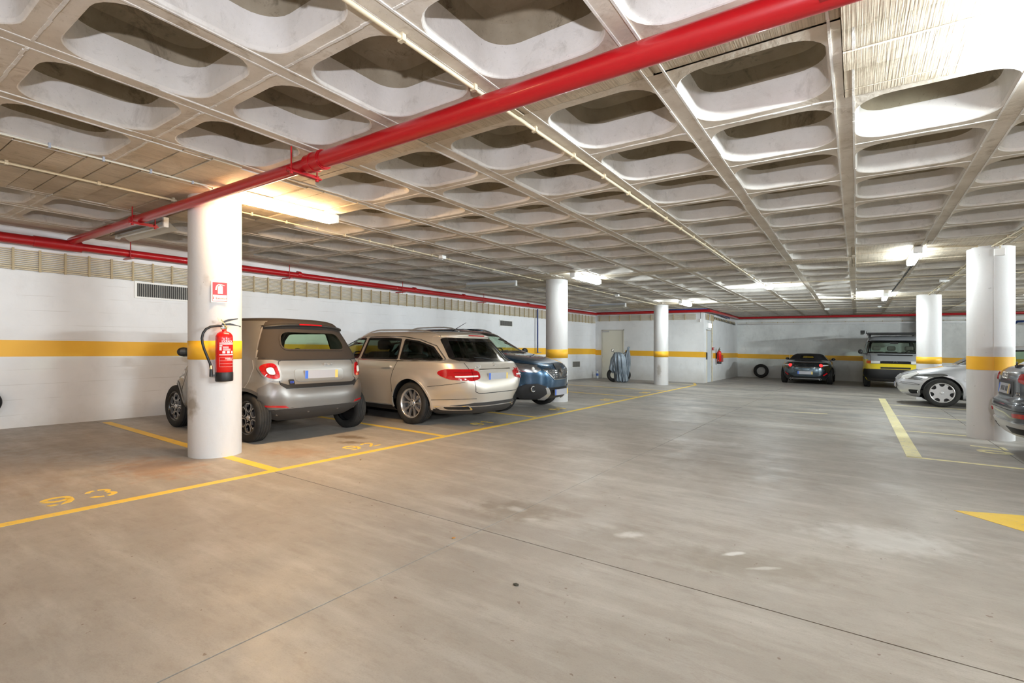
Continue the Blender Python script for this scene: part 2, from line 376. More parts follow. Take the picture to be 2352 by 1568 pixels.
# solid strips, drop panels and edge band: board-marked concrete, board by board
def boards(x0, x1, y0, y1, bw=.2, cuts=(), joined=False):
    acc = MB(); y = y0
    while y < y1 - .02:
        yb = min(y1, y + bw * rnd.uniform(.8, 1.2)); 
        if y1 - yb < .07: yb = y1
        xa = x0
        for xb in list(cuts) + [x1]:
            if xb <= xa: continue
            d = rnd.uniform(-.014, .006)
            (acc if joined else MB()).box((xa + .005, y + .005, H + d), (xb - .005, yb - .005, H + .05), f=SH) if joined else MB().box((xa + .005, y + .005, H + d), (xb - .005, yb - .005, H + .05), f=SH).build('ceiling_board', M_BOARD, cl)
            xa = xb
        y = yb
    acc.box((x0, y0, H + .012), (x1, y1, H + .3), f=SH)
    acc.build('solid_panel', M_BOARD, cl)
P = PAN[0]; cutsL = (-5.996, -5.148)
for k in range(-1, 4):
    c = YC + 7.02 * k
    if c + 1 > YF: continue
    near = k == 0
    boards(P[0], P[1], c - .16 - PY, c + .16 + PY, .21, cutsL, joined=k > 1 or k < 0)
    if c < YF: boards(PAN[1][0], PAN[1][1], c - .16 - PY, c + .16 + PY, .21, (COLX[11], COLX[12]), joined=k > 1 or k < 0)
    for xa, xb in ((-9.4, P[0]), (P[1], PAN[1][0]), (PAN[1][1], XR + .2)):
        boards(xa, xb, c - .16, c + .16, .16 if near else .33, [x for x in COLX if xa < x < xb] if near else (), joined=not near)
boards(-6.844, -5.148, YB, YC - 1.0, .21, (-5.996,), joined=False)
MB().box((-9.8, YB, H), (-8.54, YF, H + .3), f=SH).build('solid_panel', M_RIB, cl)
MB().box((COLX[-1], YB, H), (XR + .3, YF, H + .3), f=SH).build('solid_panel', M_RIB, cl)
MB().box((-9.8, YB - .2, H), (XR + .3, -3.9, H + .3), f=SH).build('solid_panel', M_RIB, cl)
MB().box((XD - .2, 23.75, H), (XR + .3, YF + .1, H + .3), f=SH).build('solid_panel', M_RIB, cl)

# walls
def wallbox(name, a, b, th, m, label, z0=-.3, z1=H + .3, side=1):
    d = (Vector(b) - Vector(a)).normalized(); n = Vector((-d.y, d.x)) * th * side; mb = MB()
    q = [Vector(a), Vector(b), Vector(b) + n, Vector(a) + n]
    vs = [SH(p.x, p.y, z) for z in (z0, z1) for p in q]
    mb.add(vs, [(0, 3, 2, 1), (4, 5, 6, 7), (0, 1, 5, 4), (1, 2, 6, 5), (2, 3, 7, 6), (3, 0, 4, 7)])
    return tag(mb.build(name, m), label, kind='structure')
def band(parent, a, b, z0, z1, th=.003, side=-1, n=1, za=None):
    a, b = Vector(a), Vector(b); d = (b - a).normalized(); nn = Vector((-d.y, d.x)) * th * side
    q = [a, b, b + nn, a + nn]; vs = [SH(p.x, p.y, z) for z in (z0, z1) for p in q]
    return MB().add(vs, [(0, 3, 2, 1), (4, 5, 6, 7), (0, 1, 5, 4), (1, 2, 6, 5), (2, 3, 7, 6), (3, 0, 4, 7)]).build('painted_band', M_BAND, parent)
wl = wallbox('wall_left', WL0, WL1, .3, M_LEFT, 'long white painted block wall on the left with an orange band'); band(wl, WL0, WL1, .945, 1.165)
wdr = wallbox('wall_back_left', (WL1.x, YD), (XD - .25, YD), .3, M_WALL, 'white wall at the far left with a flush cream door'); band(wdr, (-7.45, YD), (XD, YD), .92, 1.12); band(wdr, (WL1.x, YD), (-8.47, YD), .92, 1.12)
ws = wallbox('wall_side_far', (XD, YD), (XD, YF), .25, M_WALL, 'short white wall running to the far corner past the recessed door'); band(ws, (XD, YD), (XD, 18.93), .92, 1.11); band(ws, (XD, 19.63), (XD, YF), .87, 1.075)
wf = wallbox('wall_far', (XD - .2, YF), (XR, YF), .3, M_FAR, 'stained white far wall with an orange band'); band(wf, (XD, YF), (XR, YF), .845, 1.04)
wr = wallbox('wall_right', (XR, YF), (XR, YB), .3, M_WALL, 'white wall on the far right side'); band(wr, (XR, YF), (XR, YB), .9, 1.1)
wb = wallbox('wall_back', (XR, YB), (WL0.x, YB), .3, M_WALL, 'white wall behind the camera'); band(wb, (XR, YB), (WL0.x, YB), .95, 1.15)
# upper ledge on the far wall
MB().box((XD, YF - .05, 2.36), (XR, YF, 2.40), f=SH).build('wall_ledge', M_GALV, wf)
for x in (-2.4, .3, 2.0): MB().box((x, YF - .006, 0), (x + .014, YF, 2.4), f=SH).build('wall_joint', M_WALL, wf)
# a shallow pilaster on the far wall
pl = MB().box((2.02, YF - .8, -.05), (2.52, YF - .02, H), f=SH).build('pilaster', M_COLM, wf)
MB().box((2.017, YF - .803, .845), (2.523, YF - .02, 1.03), f=SH).build('painted_band', M_BAND, wf)

# columns
def column(x, y, r, z0, z1, label, split=False):
    e = empty('column', Matrix.Translation(SH(x, y, 0)), label, 'column', 'round concrete columns')
    top, bot = SH(x, y, H).z - SH(x, y, 0).z, 0
    n = 64
    if not split:
        MB().lathe([(r, -.06), (r, top + .03)], n).build('shaft', M_COLM, e)
        MB().lathe([(r, z0), (r + .0025, z0), (r + .0025, z1), (r, z1)], n).build('painted_band', M_BAND, e)
    else:
        edge = math.atan2(-y, -x) + R(9.6)                       # the joint line, seen a little right of the middle
        for sg, rr in ((-1, r - .005), (1, r + .006)):
            def half(q, h0, h1, nm, m):
                mb = MB(); A = [edge + sg * math.pi * k / 40 for k in range(41)]; k_ = len(A)
                vs = [(q * math.cos(a), q * math.sin(a), h) for h in (h0, h1) for a in A]
                mb.add(vs, [(k, k + 1, k_ + k + 1, k_ + k) for k in range(k_ - 1)], 0, True); mb.add(vs, [tuple(range(k_)), tuple(range(k_, 2 * k_))[::-1], (0, k_, 2 * k_ - 1, k_ - 1)]); mb.build(nm, m, e)
            half(rr, -.06, top + .03, 'shaft_half', M_COLM); half(rr + .0025, z0, z1, 'painted_band', M_BAND)
    return e
c1 = column(-5.57, 2.556, .246, 1.0, 1.19, 'nearest round white column, holding the red fire extinguisher')
column(-5.46, 9.66, .243, .955, 1.145, 'round white column at the nose of the blue car')
column(-5.40, 16.64, .235, .93, 1.12, 'thin distant round white column before the far left wall')
column(1.545, 9.60, .25, .965, 1.15, 'big white column with a vertical seam on the right', True)
column(1.52, 16.5, .25, .925, 1.10, 'white column beside the yellow and grey van')
column(8.2, 9.6, .245, .95, 1.14, 'white column far out on the right, out of frame'); column(8.2, 16.6, .245, .95, 1.14, 'white column far right rear, out of frame')

# doors
def door(name, parent, a, b, z1, m, label, depthv=.02, side=1, closer=False):
    a, b = Vector(a), Vector(b); d = (b - a).normalized(); n = Vector((-d.y, d.x)) * side
    e = empty(name, Matrix.Translation((0, 0, 0)), label, kind='structure')
    def slabm(t0, t1, z0, zz, o0, o1, nm, mm):
        p, q = a + d * t0, a + d * t1; qq = [p + n * o0, q + n * o0, q + n * o1, p + n * o1]
        vs = [SH(k.x, k.y, z) for z in (z0, zz) for k in qq]
        return MB().add(vs, [(0, 3, 2, 1), (4, 5, 6, 7), (0, 1, 5, 4), (1, 2, 6, 5), (2, 3, 7, 6), (3, 0, 4, 7)]).build(nm, mm, e)
    L = (b - a).length
    slabm(.03, L - .03, .01, z1 - .03, .0, depthv, 'door_leaf', m)
    fr = mat('door_frame_paint', (.55, .52, .44), .5)
    slabm(0, .025, 0, z1, 0, depthv + .02, 'door_jamb', fr); slabm(L - .025, L, 0, z1, 0, depthv + .02, 'door_jamb', fr); slabm(0, L, z1 - .025, z1, 0, depthv + .02, 'door_head', fr)
    if closer:
        slabm(.04, .32, z1 - .09, z1 - .04, depthv, depthv + .05, 'door_closer', M_GALV)
    return e
M_DOOR = mat('cream_door_paint', (.68, .66, .56), .45)
door('door_1', wdr, (-8.43, YD), (-7.50, YD), 1.93, M_DOOR, 'flush cream door with a closer, behind the covered motorcycle', side=-1, closer=True)
door('door_2', ws, (XD, 18.95), (XD, 19.6), 1.93, mat('pale_blue_door', (.62, .66, .70), .4), 'pale blue grey door in the side wall by the small lit box', side=-1)

# painted lines and bay numbers on the floor
def strip(x0, y0, x1, y1, w, m=None, name='bay_line'):
    a, b = Vector((x0, y0)), Vector((x1, y1)); d = (b - a).normalized(); n = Vector((-d.y, d.x)) * w / 2
    q = [a + n, a - n, b - n, b + n]; vs = [SH(p.x, p.y, z) for z in (-.002, .0015) for p in q]
    return MB().add(vs, [(0, 3, 2, 1), (4, 5, 6, 7), (0, 1, 5, 4), (1, 2, 6, 5), (2, 3, 7, 6), (3, 0, 4, 7)]).build(name, m or M_YEL, fl)
strip(-4.46, -2.5, -4.37, 8, .085); strip(-4.37, 8, -4.45, 17.3, .085); strip(-4.45, 17.3, -4.75, 18.3, .085)
strip(-4.46, 2.56, -5.34, 2.56, .10); strip(-5.85, 2.56, -8.9, 2.60, .10)
for y in (.2 - .05, 4.86, 7.15, 11.9, 14.2): strip(-4.45, y, -8.9, y + .02, .09)
strip(-4.5, 17.4, -5.6, 17.45, .08, M_YEL2)
strip(-1.0, 11.1, -.45, 11.23, .05, M_YEL2, 'lane_mark'); strip(.54, 7.2, .54, 16.0, .14, M_YEL2); strip(.48, 7.22, 9, 7.33, .06, M_YEL2); strip(.6, 9.6, 1.3, 9.62, .06, M_YEL2); strip(.6, 11.9, 9, 11.9, .06, M_YEL2); strip(.6, 14.2, 9, 14.2, .06, M_YEL2)
# stencilled digits: strokes broken by the stencil bridges
def arc(cx, cy, r0, r1, a0, a1, rx=1, ry=1, n=12):
    o = [(cx + rx * r0 * math.cos(R(a0 + (a1 - a0) * k / n)), cy + ry * r0 * math.sin(R(a0 + (a1 - a0) * k / n))) for k in range(n + 1)]
    i = [(cx + rx * r1 * math.cos(R(a0 + (a1 - a0) * k / n)), cy + ry * r1 * math.sin(R(a0 + (a1 - a0) * k / n))) for k in range(n, -1, -1)]
    return o + i
DIG = {'9': [arc(.5, 1.1, .48, .27, 15, 170), arc(.5, 1.1, .48, .27, 190, 330), [(.98, 1.1), (.76, 1.1), (.72, .55), (.5, .22), (.42, .03), (.75, .15), (.93, .5)], [(.05, .28), (.3, .25), (.36, .03), (.12, .08)]],
       '3': [arc(.45, 1.15, .42, .24, -50, 80), arc(.45, 1.15, .42, .24, 100, 175), arc(.45, .42, .46, .26, -80, 55), arc(.45, .42, .46, .26, 190, 262)],
       '2': [arc(.47, 1.1, .44, .24, 5, 80), arc(.47, 1.1, .44, .24, 95, 178), [(.9, 1.02), (.68, 1.02), (.5, .7), (.12, .3), (.05, .04), (.3, .2), (.62, .55)], [(.4, .2), (.92, .2), (.92, .02), (.4, .02)]],
       '1': [[(.4, 1.5), (.6, 1.5), (.6, .8), (.4, .8)], [(.4, .72), (.6, .72), (.6, .02), (.4, .02)], [(.36, 1.5), (.36, 1.25), (.1, 1.1), (.1, 1.3)]],
       '0': [arc(.5, .76, .46, .26, -80, 80, 1, 1.6), arc(.5, .76, .46, .26, 100, 260, 1, 1.6)],
       '8': [arc(.5, 1.12, .38, .2, -80, 80), arc(.5, 1.12, .38, .2, 100, 260), arc(.5, .4, .44, .24, -80, 80), arc(.5, .4, .44, .24, 100, 260)],
       '7': [[(.05, 1.5), (.95, 1.5), (.95, 1.3), (.05, 1.3)], [(.92, 1.24), (.7, 1.24), (.3, .03), (.52, .03)]]}
def number(s, x, y, size, ang, m=None):
    mb = MB(); c, d = math.cos(ang), math.sin(ang)
    for k, ch in enumerate(s):
        for poly in DIG[ch]:
            mb.prism([((u + k * 1.35) * size * .9, v * size * .75) for u, v in poly], -.001, .002, lambda a, b, h: SH(x + a * c - b * d, y + a * d + b * c, h))
    return mb.build('bay_number', m or M_YEL, fl)
number('93', -4.66, 1.02, .21, R(90)); number('92', -4.60, 3.55, .2, R(90)); number('91', -4.62, 5.85, .2, R(90)); number('90', -4.62, 8.2, .2, R(90)); number('88', -4.62, 13.0, .2, R(90)); number('89', -4.62, 10.5, .2, R(90))
number('70', 1.20, 8.75, .3, R(-90), M_YEL2)
ar = [(.60, 4.96), (1.0, 5.12), (1.05, 5.02), (1.9, 5.0), (1.9, 4.72), (1.02, 4.74), (.96, 4.62)]
MB().prism(ar, -.001, .002, SH).build('floor_arrow', M_YEL, fl)
# ---------------------------------------------------------------- pipes, conduits, lamps
def red_hanger(x, y, Z0, w=.16, drop=None, along='y'):
    e = empty('pipe_hanger', frame(x, y, 0), None, 'bracket'); zt = H - Z0
    return e
PZ = 2.555; PY_ = 2.275
t = empty('branch_pipe', SH(-4, PY_, PZ) and Matrix.Identity(4), 'thick red sprinkler pipe crossing the ceiling above the nearest column', 'pipe')
MB().tube([SH(-9.0, 2.235, PZ), SH(-3.36, PY_, PZ)], .049, 20).build('thin_length', M_REDP, t)
MB().tube([SH(-3.36, PY_, PZ), SH(XR - .02, PY_, PZ)], .061, 24).build('thick_length', M_REDP, t)
MB().tube([SH(-3.47, PY_, PZ), SH(-3.27, PY_, PZ)], .068, 24).tube([SH(-3.40, PY_, PZ), SH(-3.385, PY_, PZ)], .074, 24).tube([SH(-3.30, PY_, PZ), SH(-3.285, PY_, PZ)], .074, 24).build('coupling', M_REDP, t)
MB().tube([SH(-6.85, 2.245, PZ), SH(-6.75, 2.245, PZ)], .056, 20).build('coupling', M_REDP, t)
def trapeze(x, y, zb, half, label, axis='y'):
    e = empty('pipe_hanger', Matrix.Identity(4), label, 'bracket', 'red pipe hangers')
    p = [(x, y - half), (x, y + half)] if axis == 'y' else [(x - half, y), (x + half, y)]
    for a, b in p: MB().tube([SH(a, b, zb - .02), SH(a, b, H)], .006, 8).build('rod', M_REDP, e)
    (a0, b0), (a1, b1) = p; d = .03
    mb = MB()
    if axis == 'y': mb.box((x - .02, b0 - d, zb - .012), (x + .02, b1 + d, zb), f=SH).box((x - .02, b0 - d, zb - .012), (x - .015, b1 + d, zb + .025), f=SH)
    else: mb.box((a0 - d, y - .02, zb - .012), (a1 + d, y + .02, zb), f=SH)
    mb.build('bar', M_REDP, e)
    for a, b in p: MB().tube([SH(a, b, zb - .028), SH(a, b, zb - .012)], .014, 6).build('nut', M_REDP, e)
    return e
trapeze(-3.53, PY_, PZ - .066, .11, 'red hanger holding the thick pipe at its coupling')
trapeze(-6.62, PY_, PZ - .066, .11, 'red hanger on the thin pipe left of the column')
e = empty('pipe_bracket', Matrix.Identity(4), 'red perforated angle bracket at the top edge right of the pipe', 'bracket')
mb = MB().box((-.115, 2.24, H - .16), (-.062, 2.245, H), f=SH); mb.box((-.115, 2.1, H - .165), (-.062, 2.245, H - .16), f=SH); mb.build('plate', M_REDP, e)
MB().tube([SH(-.09, 2.225, H - .135), SH(-.09, 2.248, H - .135)], .009, 6).build('bolt', M_REDP, e)
t = empty('wall_pipe', Matrix.Identity(4), 'long red main pipe running high along the left wall', 'pipe')
def wp(y, off, z): x = wlx(y) + off; return SH(x, y, z)
MB().tube([wp(-5.5, .14, 2.49), wp(2.0, .14, 2.49)], .066, 18).build('thin_length', M_REDP, t)
MB().tube([wp(2.0, .14, 2.49), wp(18.42, .14, 2.56)], .055, 18).build('thin_length', M_REDP, t)
MB().tube([wp(1.85, .14, 2.49), wp(2.35, .14, 2.49)], .075, 18).build('tee', M_REDP, t)
for y in (5.6, 8.6, 10.4, 13.5): MB().tube([wp(y, .14, 2.5 + .004 * y), wp(y + .07, .14, 2.5 + .004 * y)], .063, 16).build('coupling', M_REDP, t)
for k, y in enumerate((2.9, 5.4, 8.2, 11.2)):
    e = empty('pipe_bracket', Matrix.Identity(4), ['red cantilever bracket under the wall pipe just left of the nearest column', 'red bracket under the wall pipe above the small convertible', 'red bracket under the wall pipe above the silver estate', 'small red bracket on the wall pipe before the second column'][k], 'bracket', 'wall pipe brackets')
    MB().tube([wp(y, .22, 2.40), wp(y, .22, H)], .007, 8).build('rod', M_REDP, e)
    MB().box((0, -.02, 0), (.3, .02, .02), f=lambda a, b, c: SH(wlx(y) + a, y + b, 2.395 + .003 * y + c)).build('arm', M_REDP, e)
zj = 2.575
MB().tube([SH(wlx(18.4) + .14, 18.42, zj), SH(-4.30, 18.42, zj)], .052, 16).build('back_length', M_REDP, t)
MB().tube([SH(-4.30, 18.42, zj), SH(-4.25, 18.6, zj), SH(-4.34, 24.0, zj + .06)], .052, 16).build('side_length', M_REDP, t)
MB().tube([SH(-4.34, 24.0, zj + .06), SH(XR, 24.0, zj + .06)], .052, 16).build('far_length', M_REDP, t)
M_BLUP = mat('blue_pipe_paint', (.02, .045, .17), .35)
t = empty('blue_pipe', Matrix.Identity(4), 'dark blue water pipe dropping down the left wall beside the second column', 'pipe')
MB().tube([wp(14.17, .10, 1.0), wp(14.17, .10, 2.46)], .026, 12).build('riser', M_BLUP, t)
MB().tube([wp(14.17, .10, 1.05), wp(14.20, .12, 1.02), wp(14.35, .12, 1.02)], .015, 8).build('tap', M_GALV, t)
t = empty('blue_pipe', Matrix.Identity(4), 'thin blue pipe above the red pipe on the back left wall', 'pipe')
MB().tube([SH(-6.0, 18.5, 2.64), SH(-4.42, 18.46, 2.65), SH(-4.32, 19.2, 2.60), SH(-4.4, 22.5, 2.53)], .03, 12).build('run', M_BLUP, t)
t = empty('blue_pipe', Matrix.Identity(4), 'thin blue pipe at the right edge of the frame on the far wall', 'pipe')
MB().tube([SH(4.45, 24.0, .2), SH(4.45, 24.0, 2.2), SH(4.5, 23.7, 2.32), SH(7, 23.6, 2.36)], .03, 12).build('run', M_BLUP, t)

# bundle of conduits with clip bars
def bundle(label, pts, z0, n, sp, m=M_PVC, bars=(), fat=None):
    e = empty('conduit_bundle', Matrix.Identity(4), label, 'conduit')
    for k in range(n):
        r = .0075 if k != fat else .012
        MB().tube([SH(p[0], p[1], z0 + k * sp + p[2]) for p in pts], r, 6).build('conduit', m, e)
    for (x, y, dz, dx, dy) in bars:
        MB().box((-.012, -.012, -.02), (.012, .012, (n - 1) * sp + .02), f=lambda a, b, c: SH(x + a + dx, y + b + dy, z0 + dz + c)).build('clip_bar', mat('clip_bar_tan', (.42, .34, .2), .5), e)
    return e
br = []; y = -5.4
while y < 18.3: br.append((wlx(y) + .055, y, .0055 * max(0, y - 2), 0, 0)); y += .262
bundle('stack of cream conduits clipped along the top of the left wall', [(wlx(-5.8) + .04, -5.8, 0), (wlx(2) + .04, 2, 0), (wlx(14.4) + .04, 14.4, .068), (wlx(18.5) + .04, 18.5, .09)], 2.11, 11, .0255, bars=br, fat=1)
bundle('cream conduits clipped across the back left wall', [(-8.6, YD - .04, 0), (-4.75, YD - .04, 0)], 2.29, 8, .027, bars=[(x, YD - .055, 0, 0, 0) for x in [-8.5 + .42 * k for k in range(9)]])
bundle('short cream conduits above the recessed door', [(XD + .04, 18.75, 0), (XD + .04, 20.0, 0)], 2.30, 7, .03, bars=[(XD + .05, 18.9 + .16 * k, 0, 0, 0) for k in range(7)])
bundle('dark clipped cables along the side wall towards the far corner', [(XD + .04, 20.0, 0), (XD + .04, 24.1, -.05)], 2.38, 4, .022, mat('grey_cable', (.12, .12, .11), .6), bars=[(XD + .05, 20.2 + .28 * k, -.01, 0, 0) for k in range(14)])
bundle('thin conduit clipped across the far wall above the cars', [(XD, YF - .03, 0), (XR, YF - .03, 0)], 2.45, 1, .02, bars=[(x, YF - .03, 0, 0, 0) for x in [-4.1 + .62 * k for k in range(14)]])

def ceil_conduit(name, pts, r, label, clip=.5, m=M_PVC, drop=.022, n=1, clipm=None):
    e = empty('ceiling_conduit', Matrix.Identity(4), label, 'conduit')
    for k in range(n): MB().tube([SH(x + k * 2.6 * r, y, H - drop) for x, y in pts], r, 8).build('conduit', m, e)
    if clip:
        for (xa, ya), (xb, yb) in zip(pts, pts[1:]):
            L = math.hypot(xb - xa, yb - ya); q = clip * .5
            while q < L:
                x, y = xa + (xb - xa) * q / L, ya + (yb - ya) * q / L
                MB().box((-r * 1.5, -r * 1.0, -.038), (r * 1.5 + (n - 1) * 2.6 * r, r * 1.0, 0), f=lambda a, b, c: SH(x + a, y + b, H + c)).build('clip', clipm or M_PVC, e)
                q += clip
    return e
ceil_conduit('c', [(-1.80, -3), (-1.80, 2.6), (-1.70, 12.4)], .0115, 'long cream conduit running away along the ceiling to the small round lamp', .55)
ceil_conduit('c', [(-5.10, -3), (-5.04, 2.2), (-5.25, 2.5)], .0075, 'thin white conduit with grey clips on the ceiling at upper left', .33, mat('pale_conduit', (.66, .62, .52), .4), clipm=mat('grey_clip', (.35, .37, .42), .5))
ceil_conduit('c', [(-5.85, -3), (-5.85, 2.3)], .0115, 'cream conduit with clips at left, nearer the wall than the first', .62)
ceil_conduit('c', [(-5.70, 2.8), (-5.68, 9.45)], .0085, 'cream conduit from the nearest column to the second column', .42)
ceil_conduit('c', [(-5.47, 9.9), (-5.42, 16.45)], .0085, 'cream conduit from the second column to the third column', .5)
ceil_conduit('c', [(-1.62, 12.15), (1.66, 12.4), (6, 12.6)], .008, 'thin cream conduit crossing the far part of the ceiling', .95)
ceil_conduit('c', [(1.62, 2.6), (1.62, 7.9), (1.52, 9.3)], .010, 'pair of conduits reaching the seamed column from the right edge', .5, n=3)
ceil_conduit('c', [(1.48, 9.9), (1.48, 16.2)], .010, 'pair of conduits between the two right hand columns', .6, n=2)
ceil_conduit('c', [(.78, 10.2), (.70, 15.2)], .006, 'chain of clipped cable along the rib between the two right lamps', .2, mat('grey_cable', (.12, .12, .11), .6), clipm=M_BLK)
ceil_conduit('c', [(.80, 8.95), (1.36, 9.2)], .009, 'short conduit joining the near right lamp to the seamed column', .4)
ceil_conduit('c', [(-4.6, 20.0), (1.5, 20.05), (7, 20.3)], .007, 'thin conduit crossing the ceiling close to the far wall', .9)
ceil_conduit('c', [(-6.1, 2.40), (-5.75, 2.46)], .006, 'short dark flex between the unlit lamp and the nearest column', .15, M_BLK)

def box_unit(name, x, y, s, label, h=.05, cat='detector', m=None, round_=False):
    e = empty(name, frame(x, y, H), label, cat)
    if round_: MB().lathe([(0, -h), (s * .6, -h), (s, -h * .6), (s, -h * .3), (s * .8, 0)], 20).build('body', m or M_WPL, e)
    else: bevel(MB().box((-s, -s, -h), (s, s, 0)).build('body', m or M_WPL, e), .006)
    MB().lathe([(0, -h - .012), (s * .35, -h - .010), (s * .4, -h)], 12).build('sensor_dome' if cat == 'detector' else 'lid', m or M_WPL, e)
    return e
box_unit('smoke_detector', -5.62, 6.12, .045, 'white detector on the ceiling conduit beyond the nearest lamp', .06)
box_unit('smoke_detector', -5.40, 12.9, .05, 'white detector on the ceiling between second and third columns', .06)
box_unit('junction_box', 1.44, 13.06, .07, 'white junction box on the ceiling between the right columns', .06, 'junction box')
box_unit('junction_box', -.82, 20.05, .07, 'small white junction box above the black roadster', .06, 'junction box')
box_unit('junction_box', .6, 19.6, .05, 'tiny white junction box past the furthest right lamp', .05, 'junction box')
box_unit('junction_box', -8.2, 14.0, .05, 'small white junction box high on the left near the wall pipe', .05, 'junction box')
# fluorescent battens
def batten(x, y, L, yaw, col, power, label, on=True, w=.05, side=.75, down=.5, left=None):
    e = empty('strip_lamp', frame(x, y, H, yaw), label, 'lamp', 'fluorescent strip lamps')
    bevel(MB().box((-L / 2, -w, -.05), (L / 2, w, -.004)).build('housing', M_WPL, e), .008)
    for s in (-1, 1): bevel(MB().box((s * L / 2 - .02, -w - .004, -.105), (s * L / 2 + .02, w + .004, -.01)).build('end_cap', M_WPL, e), .012)
    prof = [(w * math.cos(a), -.05 + .05 * math.sin(a)) for a in [R(180 + 180 * k / 8) for k in range(9)]]
    mb = MB(); vs = [(sx * (L / 2 - .02), a, b) for sx in (-1, 1) for a, b in prof]; n = len(prof)
    mb.add(vs, [(k, k + 1, n + k + 1, n + k) for k in range(n - 1)], smooth=True)
    if on:
        mm = mat('lit_diffuser_%s' % ('warm' if col is WARM else 'cool'), col, .4, emit=14 if col is WARM else 9, ecol=(1, .83, .55) if col is WARM else col)
    else: mm = mat('unlit_diffuser', (.75, .76, .76), .35)
    mb.build('diffuser', mm, e)
    if on:
        ld = bpy.data.lights.new('strip_light', 'AREA'); ld.shape = 'RECTANGLE'; ld.size = L * .92; ld.size_y = .09; ld.energy = power * down; ld.color = col
        lo = bpy.data.objects.new('strip_light', ld); COL.objects.link(lo); lo.parent = e; lo.location = (0, 0, -.112); lo.visible_camera = False if False else True
        # the tube throws light sideways and back on to the slab too
        for s in (-1, 1):
            l2 = bpy.data.lights.new('side_glow', 'AREA'); l2.shape = 'RECTANGLE'; l2.size = L * .92; l2.size_y = .05; l2.energy = 1.0 * power * (side if (s < 0 or left is None) else left); l2.color = col
            o2 = bpy.data.objects.new('side_glow', l2); COL.objects.link(o2); o2.parent = e; o2.location = (0, s * (w + .012), -.075); o2.rotation_euler = (R(s * 104), 0, 0)
    return e
PW = 26
batten(-4.97, 2.98, 1.2, R(88), WARM, PW * .75, 'lit warm strip lamp beside the top of the nearest column', side=.6, down=2.0)
batten(-4.585, 9.35, 1.22, R(90), COOL, PW * .7, 'lit white strip lamp beside the second column', side=.6, down=.6, left=.16)
batten(-4.35, 15.75, 1.1, R(90), COOL, PW * 1.3, 'small lit strip lamp by the third column', side=.5, down=.7, left=.3)
batten(.705, 9.49, 1.2, R(90), COOL, PW * .7, 'lit strip lamp left of the seamed right column', side=.2, down=.7, left=.6)
batten(.60, 15.9, 1.2, R(90), COOL, PW * 1.5, 'distant lit strip lamp above the grey and yellow van', side=.12, down=.7, left=1.4)
batten(.92, 3.02, 1.2, R(90), COOL, PW * 1.6, 'bright strip lamp just past the upper right corner', side=1.5, down=.25)
batten(-4.97, -4.0, 1.2, R(90), WARM, PW * 1.3, 'warm strip lamp behind the camera on the left', side=.9, down=.4)
batten(.7, -3.6, 1.2, R(90), COOL, PW * 2.8, 'unseen strip lamp behind the camera on the right, raised as fill', side=1.2, down=.12)  # unseen lamp, power raised to fill the left wall
batten(7.4, 3.2, 1.2, R(90), COOL, PW * 8, 'added fill strip lamp far out on the right, out of frame', side=1.2, down=.15)  # this and the next two: unseen lamps added as fill for walls and columns
batten(7.4, 9.5, 1.2, R(90), COOL, PW * 8, 'second added fill strip lamp far out on the right, out of frame', side=1.2, down=.15)
batten(7.4, 16.5, 1.2, R(90), COOL, PW * 8, 'third added fill strip lamp far out on the right, out of frame', side=1.2, down=.15)
# small round lamp
e = empty('ceiling_lamp', frame(-1.62, 12.6, H), 'small round lit lamp at the end of the long conduit', 'lamp')
MB().lathe([(0, -.05), (.08, -.05), (.10, -.03), (.10, 0)], 24).build('base', M_WPL, e)
MB().lathe([(0, -.10), (.05, -.095), (.08, -.07), (.085, -.05)], 24).build('diffuser', mat('lit_diffuser_cool', COOL, emit=9), e)
ld = bpy.data.lights.new('round_light', 'POINT'); ld.energy = 45; ld.color = COOL; ld.shadow_soft_size = .06; lo = bpy.data.objects.new('round_light', ld); COL.objects.link(lo); lo.parent = e; lo.location = (0, 0, -.17)
# unlit reflector fittings
def reflector(x, y, L, yaw, label):
    e = empty('reflector_lamp', frame(x, y, H, yaw), label, 'lamp', 'unlit reflector lamps')
    MB().box((-L / 2, -.035, -.09), (L / 2, .035, -.03)).build('housing', mat('grey_blue_housing', (.42, .45, .50), .4), e)
    mb = MB(); pr = [(-.14, -.155), (-.10, -.135), (-.045, -.085), (.045, -.085), (.10, -.135), (.14, -.155)]
    n = len(pr)
    for dz, fl_ in ((0, 1), (.005, -1)):
        mb.add([(sx * L / 2, a, b + dz) for sx in (-1, 1) for a, b in pr], [(k, k + 1, n + k + 1, n + k)[::fl_] for k in range(n - 1)])
    mb.build('reflector', mat('cream_reflector', (.62, .60, .52), .4), e)
    for s in (-1, 1): bevel(MB().box((s * L / 2 - .02, -.03, -.15), (s * L / 2 + .02, .03, -.03)).build('end_cap', M_WPL, e), .01)
    MB().tube([(-L / 2, 0, -.13), (L / 2, 0, -.13)], .013, 10).build('tube', mat('unlit_tube', (.72, .74, .74), .25), e)
    for s in (-1, 1): MB().tube([(s * L * .38, 0, -.03), (s * L * .38, 0, 0)], .006, 6).build('hanger', M_GALV, e)
    return e
reflector(-7.38, 2.50, 1.35, R(2), 'unlit lamp with cream reflector left of the nearest column')
reflector(-6.76, 8.97, 1.25, R(8), 'unlit lamp hanging left of the second column')
reflector(-6.70, 15.18, 1.3, R(-5), 'unlit lamp hanging left of the third column')

